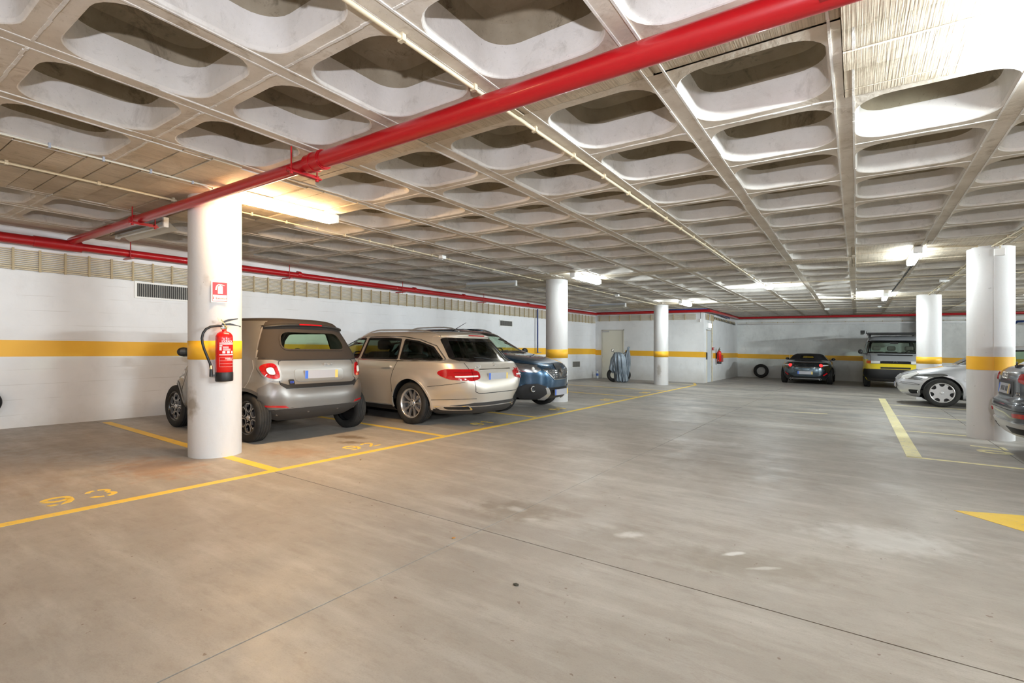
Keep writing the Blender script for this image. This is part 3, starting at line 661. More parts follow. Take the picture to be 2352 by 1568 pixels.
# wall vents
def vent(y0, y1, z0, z1, label, n, dark=(.10, .10, .09)):
    e = empty('wall_vent', Matrix.Identity(4), label, 'vent'); L = y1 - y0
    f = lambda a, b, c: SH(wlx(y0 + b) + a, y0 + b, c)
    b_ = .028
    for q in (((0, 0, z0), (.02, L, z0 + b_)), ((0, 0, z1 - b_), (.02, L, z1)), ((0, 0, z0 + b_), (.02, b_, z1 - b_)), ((0, L - b_, z0 + b_), (.02, L, z1 - b_))): MB().box(*q, f=f).build('frame_bar', M_WPL, e)
    MB().box((0, b_, z0 + b_), (.002, L - b_, z1 - b_), f=f).build('duct', M_BLK, e)
    for k in range(n):
        y = b_ + (L - 2 * b_) * (k + .5) / n; MB().box((.004, y - .004, z0 + b_), (.016, y + .004, z1 - b_), f=f).build('slat', mat('vent_slat', (.35, .34, .31), .5), e)
vent(3.02, 4.35, 1.84, 2.10, 'wide slatted air vent high on the left wall beside the nearest column', 44)
vent(12.2, 12.88, 1.80, 2.01, 'small slatted vent high on the left wall above the blue car', 16)
vent(16.65, 17.3, .44, .70, 'small low vent in the left wall behind the second column', 14)
# column seam box and conduit end
e = empty('junction_box', Matrix.Identity(4), 'white box near the top of the seamed right column', 'junction box')
d = Vector((1.545, 9.60, 0)).normalized(); q = Vector((1.60, 9.335, 0))
bevel(MB().box((-.055, -.03, 2.52), (.055, .03, 2.62), f=lambda a, b, c: SH(q.x + a, q.y + b, c)).build('body', M_WPL, e), .008)
MB().tube([SH(1.60, 9.31, 2.62), SH(1.60, 9.28, 2.65), SH(1.52, 9.26, 2.655)], .008, 8).build('conduit', M_PVC, e)
# wall boxes beside the recessed door
e = empty('exit_light', Matrix.Identity(4), 'small glowing white emergency box above the recessed door', 'lamp')
MB().box((XD + .003, 19.05, 2.0), (XD + .07, 19.40, 2.17), f=SH).build('body', M_WPL, e)
MB().box((XD + .07, 19.06, 2.01), (XD + .09, 19.39, 2.16), f=SH).build('panel', mat('lit_panel', (.95, 1, 1), emit=2.5), e)
MB().tube([SH(XD + .07, 19.2, 2.17), SH(XD + .07, 19.2, 2.5)], .012, 8).build('conduit', M_GALV, e)
e = empty('wall_conduit', Matrix.Identity(4), 'cream conduit running down beside the recessed door', 'conduit')
MB().tube([SH(XD + .03, 19.75, .0), SH(XD + .03, 19.75, 2.4)], .018, 8).build('conduit', M_PVC, e)
for z in (.5, 1.0, 1.5, 1.8, 2.1): MB().box((XD, 19.71, z), (XD + .055, 19.79, z + .03), f=SH).build('clip', M_PVC, e)
e = empty('alarm_call_point', Matrix.Identity(4), 'small red alarm box on the conduit by the recessed door', 'alarm')
MB().box((XD + .05, 19.66, 1.18), (XD + .09, 19.84, 1.29), f=SH).build('body', M_REDP, e); MB().box((XD + .09, 19.70, 1.21), (XD + .095, 19.80, 1.26), f=SH).build('window', M_WPL, e)
e = empty('pull_switch', Matrix.Identity(4), 'white hanging switch at the corner of the back left wall', 'switch')
MB().tube([SH(-4.6, 18.55, 2.3), SH(-4.6, 18.55, 2.55)], .008, 6).build('cord', M_BLK, e); MB().tube([SH(-4.6, 18.55, 2.18), SH(-4.6, 18.55, 2.3)], .025, 10).build('handle', M_WPL, e)

# fire extinguishers
def extinguisher(M, label, big=True):
    e = empty('fire_extinguisher', M, label, 'fire extinguisher')
    r = .078
    red = mat('extinguisher_red', (.72, .012, .012), .25, coat=.4)
    MB().lathe([(0, .075), (r, .075), (r, .43), (r * .97, .455), (r * .8, .48), (r * .5, .497), (r * .28, .502), (r * .25, .52)], 40).build('cylinder', red, e)
    MB().lathe([(0, .0), (r * .98, 0), (r * 1.03, .012), (r * 1.03, .085), (r, .092)], 40).build('base_skirt', M_BLK, e)
    br_ = mat('brass', (.7, .55, .25), .3, 1)
    MB().lathe([(.018, .515), (.024, .52), (.024, .55), (.016, .56), (0, .56)], 16).build('valve', br_, e)
    MB().lathe([(0, 0), (.022, 0), (.022, .012), (0, .014)], 20, axis='y', org=(-.02, -.04, .535)).build('gauge', M_CHROME, e)
    MB().prism([(-.02, .55), (.03, .565), (.13, .555), (.15, .545), (.15, .555), (.05, .585), (-.02, .575)], -.011, .011, lambda a, b, h: (a, h, b)).build('lower_lever', M_BLK, e)
    MB().prism([(-.02, .575), (.03, .60), (.12, .625), (.125, .635), (.04, .625), (-.01, .60)], -.011, .011, lambda a, b, h: (a, h, b)).build('upper_lever', M_BLK, e)
    MB().box((-.05, -.002, .60), (-.01, .002, .635), f=lambda a, b, c: (a + (c - .6) * -.4, b - .015, c + (a + .05) * -.5)).build('safety_tag', mat('tag_cream', (.7, .66, .45), .5), e)
    MB().tube([(.02, -.02, .54), (0, -.02, .57), (-.03, -.02, .62)], .0035, 6).build('safety_pin', br_, e)
    hose = [(-.02, 0, .555), (-.06, 0, .555), (-.12, 0, .545), (-.16, 0, .52), (-.185, 0, .48), (-.195, 0, .43), (-.19, 0, .38), (-.175, 0, .32), (-.15, 0, .25), (-.125, 0, .18), (-.118, 0, .13)]
    MB().tube(hose, .0115, 10).build('hose', M_BLK, e); MB().tube([(-.118, 0, .16), (-.116, 0, .125)], .014, 10).build('hose_ring', br_, e)
    MB().tube([(-.116, 0, .13), (-.115, 0, .05)], [.013, .017], 10).build('nozzle', M_BLK, e); MB().box((-.12, -.01, .05), (-.07, .01, .07)).build('nozzle_clip', M_BLK, e)
    if big:
        wt = mat('label_white', (.86, .82, .8), .5)
        def lab(a0, a1, z0, z1, nm='label_print'):
            n = 8; rr = r + .0008; vs = [(rr * math.sin(R(a)), -rr * math.cos(R(a)), z) for z in (z0, z1) for a in [a0 + (a1 - a0) * k / n for k in range(n + 1)]]
            MB().add(vs, [(k, k + 1, n + k + 2, n + k + 1) for k in range(n)]).build(nm, wt, e)
        lab(-45, 60, .378, .386); lab(-45, 60, .366, .372); lab(-45, -25, .35, .362)
        for z in (.344, .337, .33): lab(-22, 15, z, z + .003)
        lab(-45, -30, .31, .345); 
        for z in (.322, .315, .308): lab(-22, 30, z, z + .003)
        for a in (-25, 5, 35): lab(a, a + 18, .28, .303)
        lab(-45, 60, .262, .27)
        for z in (.238, .207, .177, .147): lab(-45, 55, z, z + .0015)
        for a in (-45, 54): lab(a, a + 1, .147, .238)
        lab(-8, 50, .222, .226); lab(5, 45, .213, .216)
        def wrap(me):
            for v in me.vertices:
                x, y, z = v.co; a = x / r; v.co = ((r + .001 + y) * math.sin(a), -(r + .001 + y) * math.cos(a), z)
        o = text('brand_lettering', 'EXFAEX', .030, e, Matrix.Translation((.012, 0, .398)) @ Matrix.Rotation(R(90), 4, 'X'), wt, .0004); wrap(o.data)
        o = text('brand_lettering', 'EXFAEX', .014, e, Matrix.Translation((.015, 0, .230)) @ Matrix.Rotation(R(90), 4, 'X'), wt, .0004); wrap(o.data)
    MB().box((-.03, r - .01, .2), (.03, r + .035, .42)).build('wall_bracket', M_BLK, e)
    return e
dirc = Vector((5.57, -2.556, 0)).normalized()          # from the column towards the camera
ang = math.atan2(dirc.y, dirc.x) + R(13); q = Vector((-5.57, 2.556, 0)) + Vector((math.cos(ang), math.sin(ang), 0)) * (.246 + .095)
extinguisher(Matrix.Translation(SH(q.x, q.y, .786)) @ Matrix.Rotation(ang + R(90), 4, 'Z'), 'red fire extinguisher with black base and hose on the nearest column')
q = SH(XD + .13, 20.45, .66)
extinguisher(Matrix.Translation(q) @ Matrix.Rotation(R(90), 4, 'Z'), 'distant red fire extinguisher on the side wall past the recessed door', False)
e = empty('hose_box', Matrix.Identity(4), 'small red box right of the distant extinguisher', 'box'); MB().box((XD + .003, 20.9, .72), (XD + .06, 21.5, 1.0), f=SH).build('body', M_REDP, e)
# sign on the column
a = math.atan2(dirc.y, dirc.x) + R(9); q = Vector((-5.57, 2.556, 0)) + Vector((math.cos(a), math.sin(a), 0)) * .252
e = empty('extinguisher_sign', Matrix.Translation(SH(q.x, q.y, 1.60)) @ Matrix.Rotation(a + R(90), 4, 'Z'), 'red and white sign reading Extintor with an extinguisher pictogram', 'sign')
sr = mat('sign_red', (.75, .02, .03), .4); sw = mat('sign_cream', (.86, .84, .70), .4)
W2, H2 = .077, .215
MB().box((-W2, -.002, -.02), (W2, .003, -.02 + H2)).build('plate', sw, e)
MB().box((-W2 + .012, -.0032, .057), (W2 - .012, -.002, H2 - .032)).build('red_field', sr, e)
for q in (((-W2 + .012, -.0032, -.01), (W2 - .012, -.002, -.005)), ((-W2 + .012, -.0032, -.005), (-W2 + .015, -.002, .057)), ((W2 - .015, -.0032, -.005), (W2 - .012, -.002, .057))): MB().box(*q).build('red_border', sr, e)
pic = MB(); f = lambda a, b, h: (a, -.0045 + h, b)
pic.prism([(-.018, .068), (.026, .068), (.026, .138), (.02, .15), (-.006, .15), (-.018, .138)], 0, .001, f); pic.prism([(0, .148), (.01, .148), (.012, .158), (.045, .15), (.045, .154), (.015, .164), (-.01, .166), (-.028, .155), (-.036, .135), (-.042, .105), (-.028, .105), (-.025, .135), (-.015, .153), (0, .158)], 0, .001, f)
pic.build('extinguisher_pictogram', sw, e)
text('sign_lettering', 'Extintor', .030, e, Matrix.Translation((.014, -.0035, .022)) @ Matrix.Rotation(R(90), 4, 'X'), sr, .0006)
MB().prism([(-.058, .03), (-.062, .022), (-.056, .012), (-.050, .022)], 0, .001, f).box((-.0585, -.0045, .02), (-.0545, -.0035, .040)).build('arrow_print', sr, e)
# ---------------------------------------------------------------- cars
def cmr(P, n_per):
    """Catmull-Rom through rows of numbers"""
    P = np.array(P, float); out = []
    for i in range(len(P) - 1):
        p0, p1, p2, p3 = P[max(i - 1, 0)], P[i], P[i + 1], P[min(i + 2, len(P) - 1)]
        d = np.hypot(*(p2 - p1)[:3][[0, 1]]) + abs((p2 - p1)[2]); n = max(2, int(math.ceil(d / n_per)))
        for k in range(n):
            t = k / n; q = .5 * ((2 * p1) + (-p0 + p2) * t + (2 * p0 - 5 * p1 + 4 * p2 - p3) * t * t + (-p0 + 3 * p1 - 3 * p2 + p3) * t ** 3)
            lo, hi = np.minimum(p1, p2), np.maximum(p1, p2); q = np.minimum(np.maximum(q, lo - .02 * abs(hi - lo)), hi + .02 * abs(hi - lo)); out.append(q)
    out.append(P[-1]); return np.array(out)
def inpoly(px, py, poly):
    c = False; n = len(poly); j = n - 1
    for i in range(n):
        xi, yi = poly[i]; xj, yj = poly[j]
        if (yi > py) != (yj > py) and px < (xj - xi) * (py - yi) / (yj - yi) + xi: c = not c
        j = i
    return c
def inset(poly, d):
    n = len(poly); A = sum(poly[i][0] * poly[(i + 1) % n][1] - poly[(i + 1) % n][0] * poly[i][1] for i in range(n)); sg = 1 if A > 0 else -1; out = []
    for i in range(n):
        p0, p, p1 = Vector(poly[i - 1]), Vector(poly[i]), Vector(poly[(i + 1) % n])
        a = (p - p0).normalized(); b = (p1 - p).normalized(); na = Vector((-a.y, a.x)) * sg; nb = Vector((-b.y, b.x)) * sg
        m = na + nb; m = m / max(.6, m.length_squared / 2) if m.length > 1e-6 else na
        out.append(tuple(p + m * d))
    return out
def rounded(poly, r, n=4):
    """round the corners of a polygon"""
    out = []; N = len(poly); rr = r if isinstance(r, (list, tuple)) else [r] * N
    for i in range(N):
        p0, p, p1 = Vector(poly[i - 1]), Vector(poly[i]), Vector(poly[(i + 1) % N]); a = p0 - p; b = p1 - p
        q = min(rr[i], a.length * .48, b.length * .48); s, e = p + a.normalized() * q, p + b.normalized() * q
        for k in range(n + 1):
            t = k / n; out.append(tuple(s * (1 - t) ** 2 + p * 2 * t * (1 - t) + e * t * t))
    return out
def near_on(poly, a, b):
    best = None; n = len(poly)
    for i in range(n):
        x0, y0 = poly[i]; x1, y1 = poly[(i + 1) % n]; dx, dy = x1 - x0, y1 - y0; L = dx * dx + dy * dy
        t = 0 if L < 1e-12 else max(0, min(1, ((a - x0) * dx + (b - y0) * dy) / L)); qx, qy = x0 + t * dx, y0 + t * dy; d = (qx - a) ** 2 + (qy - b) ** 2
        if best is None or d < best[0]: best = (d, qx, qy)
    return best
M_GLASS = mat('car_glass', (.60, .72, .62), .02, trans=1.0, ior=1.05, alpha=1)
def tinted(name, col, mixf):
    """tinted pane: lets light through, coloured, with a mirror film that grows towards grazing angles"""
    m, nt, b = nmat(name); N_ = nt.nodes.new; tr = N_('ShaderNodeBsdfTransparent'); tr.inputs[0].default_value = (*col, 1); gl = N_('ShaderNodeBsdfGlossy'); gl.inputs['Roughness'].default_value = .02
    lw = N_('ShaderNodeLayerWeight'); lw.inputs[0].default_value = .5; pw = N_('ShaderNodeMath'); pw.operation = 'POWER'; pw.inputs[1].default_value = 4; ma = N_('ShaderNodeMath'); ma.operation = 'MULTIPLY_ADD'; ma.inputs[1].default_value = .8; ma.inputs[2].default_value = .05
    nt.links.new(lw.outputs['Facing'], pw.inputs[0]); nt.links.new(pw.outputs[0], ma.inputs[0])
    mx = N_('ShaderNodeMixShader'); nt.links.new(ma.outputs[0], mx.inputs[0]); nt.links.new(tr.outputs[0], mx.inputs[1]); nt.links.new(gl.outputs[0], mx.inputs[2]); nt.links.new(mx.outputs[0], nt.nodes['Material Output'].inputs[0]); return m
M_TINT = tinted('green_tinted_glass', (.74, .88, .74), .1); M_DARKG = tinted('dark_privacy_glass', (.10, .12, .12), .1); M_CLEARG = tinted('clear_car_glass', (.80, .88, .82), .1)
M_TRIM = mat('gloss_black_trim', (.008, .008, .009), .12, coat=.5)
M_INT = mat('car_interior', (.02, .019, .018), .7)
M_SEATG = mat('grey_seat_cloth', (.16, .145, .13), .8)
M_REDL = mat('red_lamp_lens', (.34, .004, .008), .12, coat=.8, emit=.02, ecol=(1, .02, .02)); M_REDD = mat('dark_red_lens', (.22, .004, .006), .1, coat=.8)
M_CLRL = mat('clear_lamp_lens', (.78, .78, .76), .12, coat=.8); M_LAMPI = mat('lamp_interior', (.30, .31, .32), .18, .8)
M_ORG = mat('orange_lens', (.75, .12, .02), .15, coat=.8)
M_SILV = mat('silver_alloy', (.62, .61, .60), .28, .8); M_ALLOYB = mat('black_alloy', (.015, .015, .016), .25, coat=.5)
M_PLATE = mat('number_plate_white', (.36, .36, .39), .4); M_PLB = mat('plate_blue', (.04, .13, .55), .4); M_PLY = mat('plate_yellow', (.70, .50, .12), .4)
def paint(name, col, metal=.75, rough=.32, coat=1.0, crough=.04): return mat(name, col, rough, metal, coat, crough=crough)

class Car:
    def __init__(s, name, M, label, keys, xc, body_mats, wheel, scale=.97, N=260, row=.035, flares=(), cat='car'):
        s.e = empty(name, M @ Matrix.Scale(scale, 4), label, cat)
        K = cmr(keys, row); s.K = K; V = []; rows = []
        for z, xr, xf, w_, nr, nf in K:
            th = np.linspace(0, 2 * math.pi, 1441)[:-1]; c, q = np.cos(th), np.sin(th)
            n = np.where(c > 0, nf, nr); a = np.where(c > 0, xf - xc, xc - xr)
            X = xc + a * np.sign(c) * np.abs(c) ** (2 / n); Y = w_ * np.sign(q) * np.abs(q) ** (2 / n)
            X2, Y2 = np.append(X, X[0]), np.append(Y, Y[0]); L = np.concatenate([[0], np.cumsum(np.hypot(np.diff(X2), np.diff(Y2)))])
            t = np.linspace(0, L[-1], N + 1)[:-1]; xs, ys = np.interp(t, L, X2), np.interp(t, L, Y2)
            for (wx, wz, r, am, ww) in flares:
                d = np.abs(np.hypot(xs - wx, z - wz) - r); g = np.clip(1 - d / ww, 0, 1); g = g * g * (3 - 2 * g)
                ys = ys + np.sign(ys) * am * g * (np.abs(ys) > w_ * .75)
            rows.append(np.stack([xs, ys, np.full(N, z)], 1))
        A = np.array(rows); s.N = N; Mr = len(A)
        s.V = [Vector(v) for v in A.reshape(-1, 3)]
        s.F = [(i * N + j, i * N + (j + 1) % N, (i + 1) * N + (j + 1) % N, (i + 1) * N + j) for i in range(Mr - 1) for j in range(N)]
        s.V += [Vector((xc, 0, K[0][0])), Vector(((K[-1][1] + K[-1][2]) / 2, 0, K[-1][0]))]; b, t = len(s.V) - 2, len(s.V) - 1
        s.F += [((j + 1) % N, j, b) for j in range(N)] + [((Mr - 1) * N + j, (Mr - 1) * N + (j + 1) % N, t) for j in range(N)]
        s.mats = body_mats; s.MI = [0] * len(s.F); s.dead = set(); s.bvh = BVHTree.FromPolygons(s.V, s.F)
        s.wr = wheel
    def key(s, side, v):
        return (v.x, v.z) if side in 'LR' else ((v.y, v.z) if side in 'BF' else (v.x, v.y))
    def cast(s, side, a, b):
        o, d = {'L': (Vector((a, 4, b)), Vector((0, -1, 0))), 'R': (Vector((a, -4, b)), Vector((0, 1, 0))), 'B': (Vector((-7, a, b)), Vector((1, 0, 0))), 'F': (Vector((7, a, b)), Vector((-1, 0, 0))), 'T': (Vector((a, b, 4)), Vector((0, 0, -1)))}[side]
        p, n, i, dd = s.bvh.ray_cast(o, d)
        if p is None:
            q = o + d * (3.2 if side in 'LR' else 5 if side in 'BF' else 2.6); p, n, i, dd = s.bvh.find_nearest(q)
            p2, n2, _, _ = s.bvh.find_nearest(Vector((p.x if side not in 'LRT' else a, p.y if side not in 'BF' else a, p.z if side == 'T' else b))); p, n = p2, n2
        if n.dot(d) > 0: n = -n
        return p, n
    def smoothn(s, side, a, b, h=.03):
        p, n = s.cast(side, a, b); m = n.copy()
        for da, db in ((h, 0), (-h, 0), (0, h), (0, -h)):
            q, k = s.cast(side, a + da, b + db)
            if (q - p).length < .15: m += k
        return p, m.normalized()
    def sides(s, side): return ('L', 'R') if side == 'S' else ((side,))
    def patch(s, name, side, poly, m, off=.002, thick=.004, grid=.05, hole=None, parent=None, label=None, flip=False):
        obs = []
        for sd in s.sides(side):
            pl = [(x, y) for x, y in poly]; pts = []; n = len(pl)
            for i in range(n):
                a, b = Vector(pl[i]), Vector(pl[(i + 1) % n]); k = max(1, int((b - a).length / grid))
                for j in range(k): pts.append(a + (b - a) * j / k)
            nb = len(pts); edges = [(i, (i + 1) % nb) for i in range(nb)]
            if hole:
                h0 = len(pts); nh = len(hole)
                for i in range(nh):
                    a, b = Vector(hole[i]), Vector(hole[(i + 1) % nh]); k = max(1, int((b - a).length / grid))
                    for j in range(k): pts.append(a + (b - a) * j / k)
                h1 = len(pts); edges += [(i, i + 1 if i + 1 < h1 else h0) for i in range(h0, h1)]
            xs = [p.x for p in pts]; ys = [p.y for p in pts]; g = grid
            x = min(xs) + g * .5
            while x < max(xs):
                y = min(ys) + g * .5
                while y < max(ys):
                    if inpoly(x, y, pl) and near_on(pl, x, y)[0] > (g * .35) ** 2 and not (hole and (inpoly(x, y, hole) or near_on(hole, x, y)[0] < (g * .35) ** 2)): pts.append(Vector((x, y)))
                    y += g
                x += g
            vs, es, fs, ov, oe, of = geometry.delaunay_2d_cdt(pts, edges, [list(range(nb))], 1, 1e-5)
            if hole: fs = [f for f in fs if not inpoly(sum(vs[i].x for i in f) / 3, sum(vs[i].y for i in f) / 3, hole)]
            mb = MB(); hits = [s.smoothn(sd, v.x, v.y) for v in vs]
            top = [p + n_ * (off + thick) for p, n_ in hits]; bot = [p + n_ * (off - .006 - thick * .2) for p, n_ in hits]; nv = len(vs)
            cnt = {}
            for f in fs:
                for i in range(len(f)):
                    e = (f[i], f[(i + 1) % len(f)]); cnt[frozenset(e)] = cnt.get(frozenset(e), 0) + 1
            mb.add(top, [tuple(f) for f in fs], 0, True); k = len(mb.v); be = [tuple(e) for e, c in cnt.items() if c == 1]
            bi = sorted({i for e in be for i in e}); mp = {i: j for j, i in enumerate(bi)}; nn = len(bi)
            mb.add([top[i] for i in bi] + [bot[i] for i in bi], [(mp[a], mp[b], nn + mp[b], nn + mp[a]) for a, b in be])
            o = mb.build(name, m, parent or s.e); obs.append(o)
            if label: o['label'] = label
        return obs if len(obs) > 1 else obs[0]
    def line(s, name, side, pts, w_, m, off=.0012, parent=None, th=.001):
        """a thin strip lying on the body: shut lines, trims"""
        for sd in s.sides(side):
            P_ = []
            for i in range(len(pts) - 1):
                a, b = Vector(pts[i]), Vector(pts[i + 1]); k = max(1, int((b - a).length / .03))
                for j in range(k): P_.append(a + (b - a) * j / k)
            P_.append(Vector(pts[-1])); vs = []; mb = MB()
            for i, p in enumerate(P_):
                t = (P_[min(i + 1, len(P_) - 1)] - P_[max(i - 1, 0)]).normalized(); n = Vector((-t.y, t.x)) * w_ / 2
                for q, o_ in ((p + n, -.004), (p + n, off + th), (p - n, off + th), (p - n, -.004)):
                    h, nn = s.smoothn(sd, q.x, q.y); vs.append(h + nn * o_)
            fs = [(4 * i + j, 4 * i + (j + 1) % 4, 4 * i + 4 + (j + 1) % 4, 4 * i + 4 + j) for i in range(len(P_) - 1) for j in range(4)]
            mb.add(vs, fs); mb.build(name, m, parent or s.e)
    def cut(s, side, poly, nmin=.12):
        """remove body faces inside an outline and snap the hole to it"""
        for sd in s.sides(side):
            ax, sg = {'L': (1, 1), 'R': (1, -1), 'B': (0, -1), 'F': (0, 1), 'T': (2, 1)}[sd]
            xs = [p[0] for p in poly]; ys = [p[1] for p in poly]; x0, x1, y0, y1 = min(xs), max(xs), min(ys), max(ys); gone = set(); zc = .2
            for fi, f in enumerate(s.F):
                if fi in s.dead: continue
                v0 = s.V[f[0]]; a, b = s.key(sd, v0)
                if not (x0 - .1 < a < x1 + .1 and y0 - .1 < b < y1 + .1) : continue
                if v0[ax] * sg < (0 if ax != 2 else .5): continue
                c = (s.V[f[0]] + s.V[f[1]] + s.V[f[2]] + s.V[f[-1]]) / 4 if len(f) == 4 else (s.V[f[0]] + s.V[f[1]] + s.V[f[2]]) / 3
                a, b = s.key(sd, c)
                if inpoly(a, b, poly):
                    n = (s.V[f[1]] - s.V[f[0]]).cross(s.V[f[2]] - s.V[f[0]])
                    if n.length and abs(n.normalized()[ax]) > nmin: gone.add(fi)
            used = {}
            for fi in gone:
                for v in s.F[fi]: used[v] = used.get(v, 0) + 1
            keepv = set()
            for fi, f in enumerate(s.F):
                if fi in gone or fi in s.dead: continue
                for v in f:
                    if v in used: keepv.add(v)
            s.dead |= gone
            for v in keepv:
                a, b = s.key(sd, s.V[v]); d, qa, qb = near_on(poly, a, b)
                if d < .06 ** 2:
                    p, n = s.cast(sd, qa, qb)
                    if (p - s.V[v]).length < .12: s.V[v] = p
    def window(s, name, side, poly, glass=None, rim=.03, r=.06, cutit=True, rimmat=None, rimname='window_seal'):
        P_ = rounded(poly, r); Q = inset(P_, rim); gl = s.patch(name, side, inset(P_, rim * .5), glass or M_TINT, .0005, .003, .08)
        gl = gl if isinstance(gl, list) else [gl]
        for k, sd in enumerate(s.sides(side)): s.patch(rimname, sd, P_, rimmat or M_TRIM, .002, .005, .08, hole=Q, parent=gl[k])
        if cutit: s.cut(side, inset(P_, rim * .45))
    def arch(s, x, z, r, lip=None, lipw=.035, name='arch_trim', flat=None):
        n = 36; a0 = -12; poly = [(x + r * math.cos(R(a)), z + r * math.sin(R(a))) for a in [a0 + (180 - 2 * a0) * k / n for k in range(n + 1)]]
        zb = s.K[0][0] - .1; cutp = poly + [(x - r, zb), (x + r, zb)]
        s.cut('S', cutp, .0)
        for sd, sg in (('L', 1), ('R', -1)):
            out = [(x + (r + lipw) * math.cos(R(a)), z + (r + lipw) * math.sin(R(a))) for a in [-12 + 204 * k / n for k in range(n + 1)]]; inn = [(x + (r - .006) * math.cos(R(a)), z + (r - .006) * math.sin(R(a))) for a in [192 - 204 * k / n for k in range(n + 1)]]
            s.patch(name, sd, out + inn, lip or s.mats[0], .001, .007, .045)
            yo = abs(s.cast(sd, x, z + r * .98)[0].y); mb = MB(); vs = []
            for a in [6 + 168 * k / 30 for k in range(31)]:
                pb = s.cast(sd, x + (r + .01) * math.cos(R(a)), z + (r + .01) * math.sin(R(a)))[0]; ye = min(yo, abs(pb.y)) - .012
                for yy in (ye, yo - .36): vs.append((x + (r + .004) * math.cos(R(a)), sg * yy, z + (r + .004) * math.sin(R(a))))
            mb.add(vs, [(2 * k, 2 * k + 1, 2 * k + 3, 2 * k + 2) for k in range(30)], 0, True)
            mb.add([v for i, v in enumerate(vs) if i % 2], [tuple(range(31))]); mb.build('arch_liner', M_BLK, s.e)
    def wheels(s, xs, yt, r, rr, wd, style, cap=None, rimmat=None):
        for x in xs:
            for sg in (1, -1): make_wheel(s.e, x, sg * yt, sg, r, rr, wd, style, rimmat or M_SILV)
    def finish(s, name='body'):
        mb = MB(); idx = [i for i in range(len(s.F)) if i not in s.dead]
        mb.v = [tuple(v) for v in s.V]; mb.f = [s.F[i] for i in idx]; mb.mi = [s.MI[i] for i in idx]; mb.sm = [True] * len(idx)
        me = mb.mesh('body', s.mats); bm = bmesh.new(); bm.from_mesh(me)
        bmesh.ops.delete(bm, geom=[v for v in bm.verts if not v.link_faces], context='VERTS'); bm.to_mesh(me); bm.free()
        o = bpy.data.objects.new(name, me); COL.objects.link(o); o.parent = s.e; s.body = o; return o
    def zone(s, mi, test):
        for i, f in enumerate(s.F):
            c = s.V[f[0]]
            if test(c): s.MI[i] = mi
    def box(s, name, a, b, m, bev=.0, parent=None, f=None):
        o = MB().box(a, b, f=f).build(name, m, parent or s.e)
        if bev: bevel(o, bev)
        return o
    def plate(s, side, y, z, w_=.52, h=.11, tilt=0, x=None, blank=False, holder=True):
        p, n = s.cast(side, y, z); sg = -1 if side == 'B' else 1; X = (p.x if x is None else x) + sg * .012
        o = MB().box((-.006, -w_ / 2, -h / 2), (.006, w_ / 2, h / 2)).build('number_plate', M_PLATE, s.e); o.matrix_local = Matrix.Translation((X, y, z)) @ Matrix.Rotation(R(tilt), 4, 'Y')
        k = 1 if side == 'B' else -1
        MB().box((sg * .0061 - .0006, k * (w_ / 2 - .045), -h / 2 + .002), (sg * .0061 + .0006, k * (w_ / 2 - .002), h / 2 - .002)).build('plate_band', M_PLB, o)
        MB().box((sg * .0061 - .0006, -k * (w_ / 2 - .045), -h / 2 + .002), (sg * .0061 + .0006, -k * (w_ / 2 - .002), h / 2 - .002)).build('plate_band', M_PLY, o)
        return o
    def interior(s, x0, x1, zf, zb, w_, seats, seatm=None, steer=None):
        it = s.box('interior_tub', (x0, -w_, zf), (x1, w_, zf + .04), M_INT)
        s.box('door_lining', (x0, -w_ - .02, zf), (x1, -w_, zb), M_INT, parent=it); s.box('door_lining', (x0, w_, zf), (x1, w_ + .02, zb), M_INT, parent=it)
        s.box('dashboard', (x1 - .28, -w_, zf), (x1, w_, zb + .0), M_INT, .05, parent=it)
        s.box('rear_bulkhead', (x0 - .0, -w_, zf), (x0 + .05, w_, zb - .05), M_INT, parent=it)
        for (x, y, hw, ht) in seats:
            st = s.box('seat', (x - .1, y - hw, zf), (x + .1, y + hw, zb + ht), seatm or M_INT, .06, parent=it, f=lambda a, b, c: (a - (c - zf) * .22, b, c))
            s.box('headrest', (x - .23 - ht * .2, y - .13, zb + ht + .03), (x - .14 - ht * .2, y + .13, zb + ht + .20), seatm or M_INT, .045, parent=it)
        if steer:
            x, y, z = steer; pts = [(x + .06 * math.sin(a), y + .18 * math.cos(a), z + .17 * math.sin(a)) for a in [2 * math.pi * k / 20 for k in range(21)]]
            MB().tube(pts, .013, 8, caps=False).build('steering_wheel', M_INT, it)
    def mirror(s, x, z, m, yo=.17, size=(.06, .11, .075), both=(1, -1), stalk=.1):
        for sg in both:
            p, n = s.cast('L' if sg > 0 else 'R', x, z); y0 = abs(p.y)
            hx, hy, hz = size
            o = MB().box((x - hx, sg * (y0 + yo) - hy, z + .0), (x + hx, sg * (y0 + yo) + hy, z + 2 * hz)).build('door_mirror', m, s.e); mm = o.modifiers.new('s', 'SUBSURF'); mm.levels = mm.render_levels = 2
            MB().box((x - .02, min(sg * (y0 - .06), sg * (y0 + yo)), z + .01), (x + .03, max(sg * (y0 - .06), sg * (y0 + yo)), z + .04)).build('mirror_stalk', M_BLK, o)

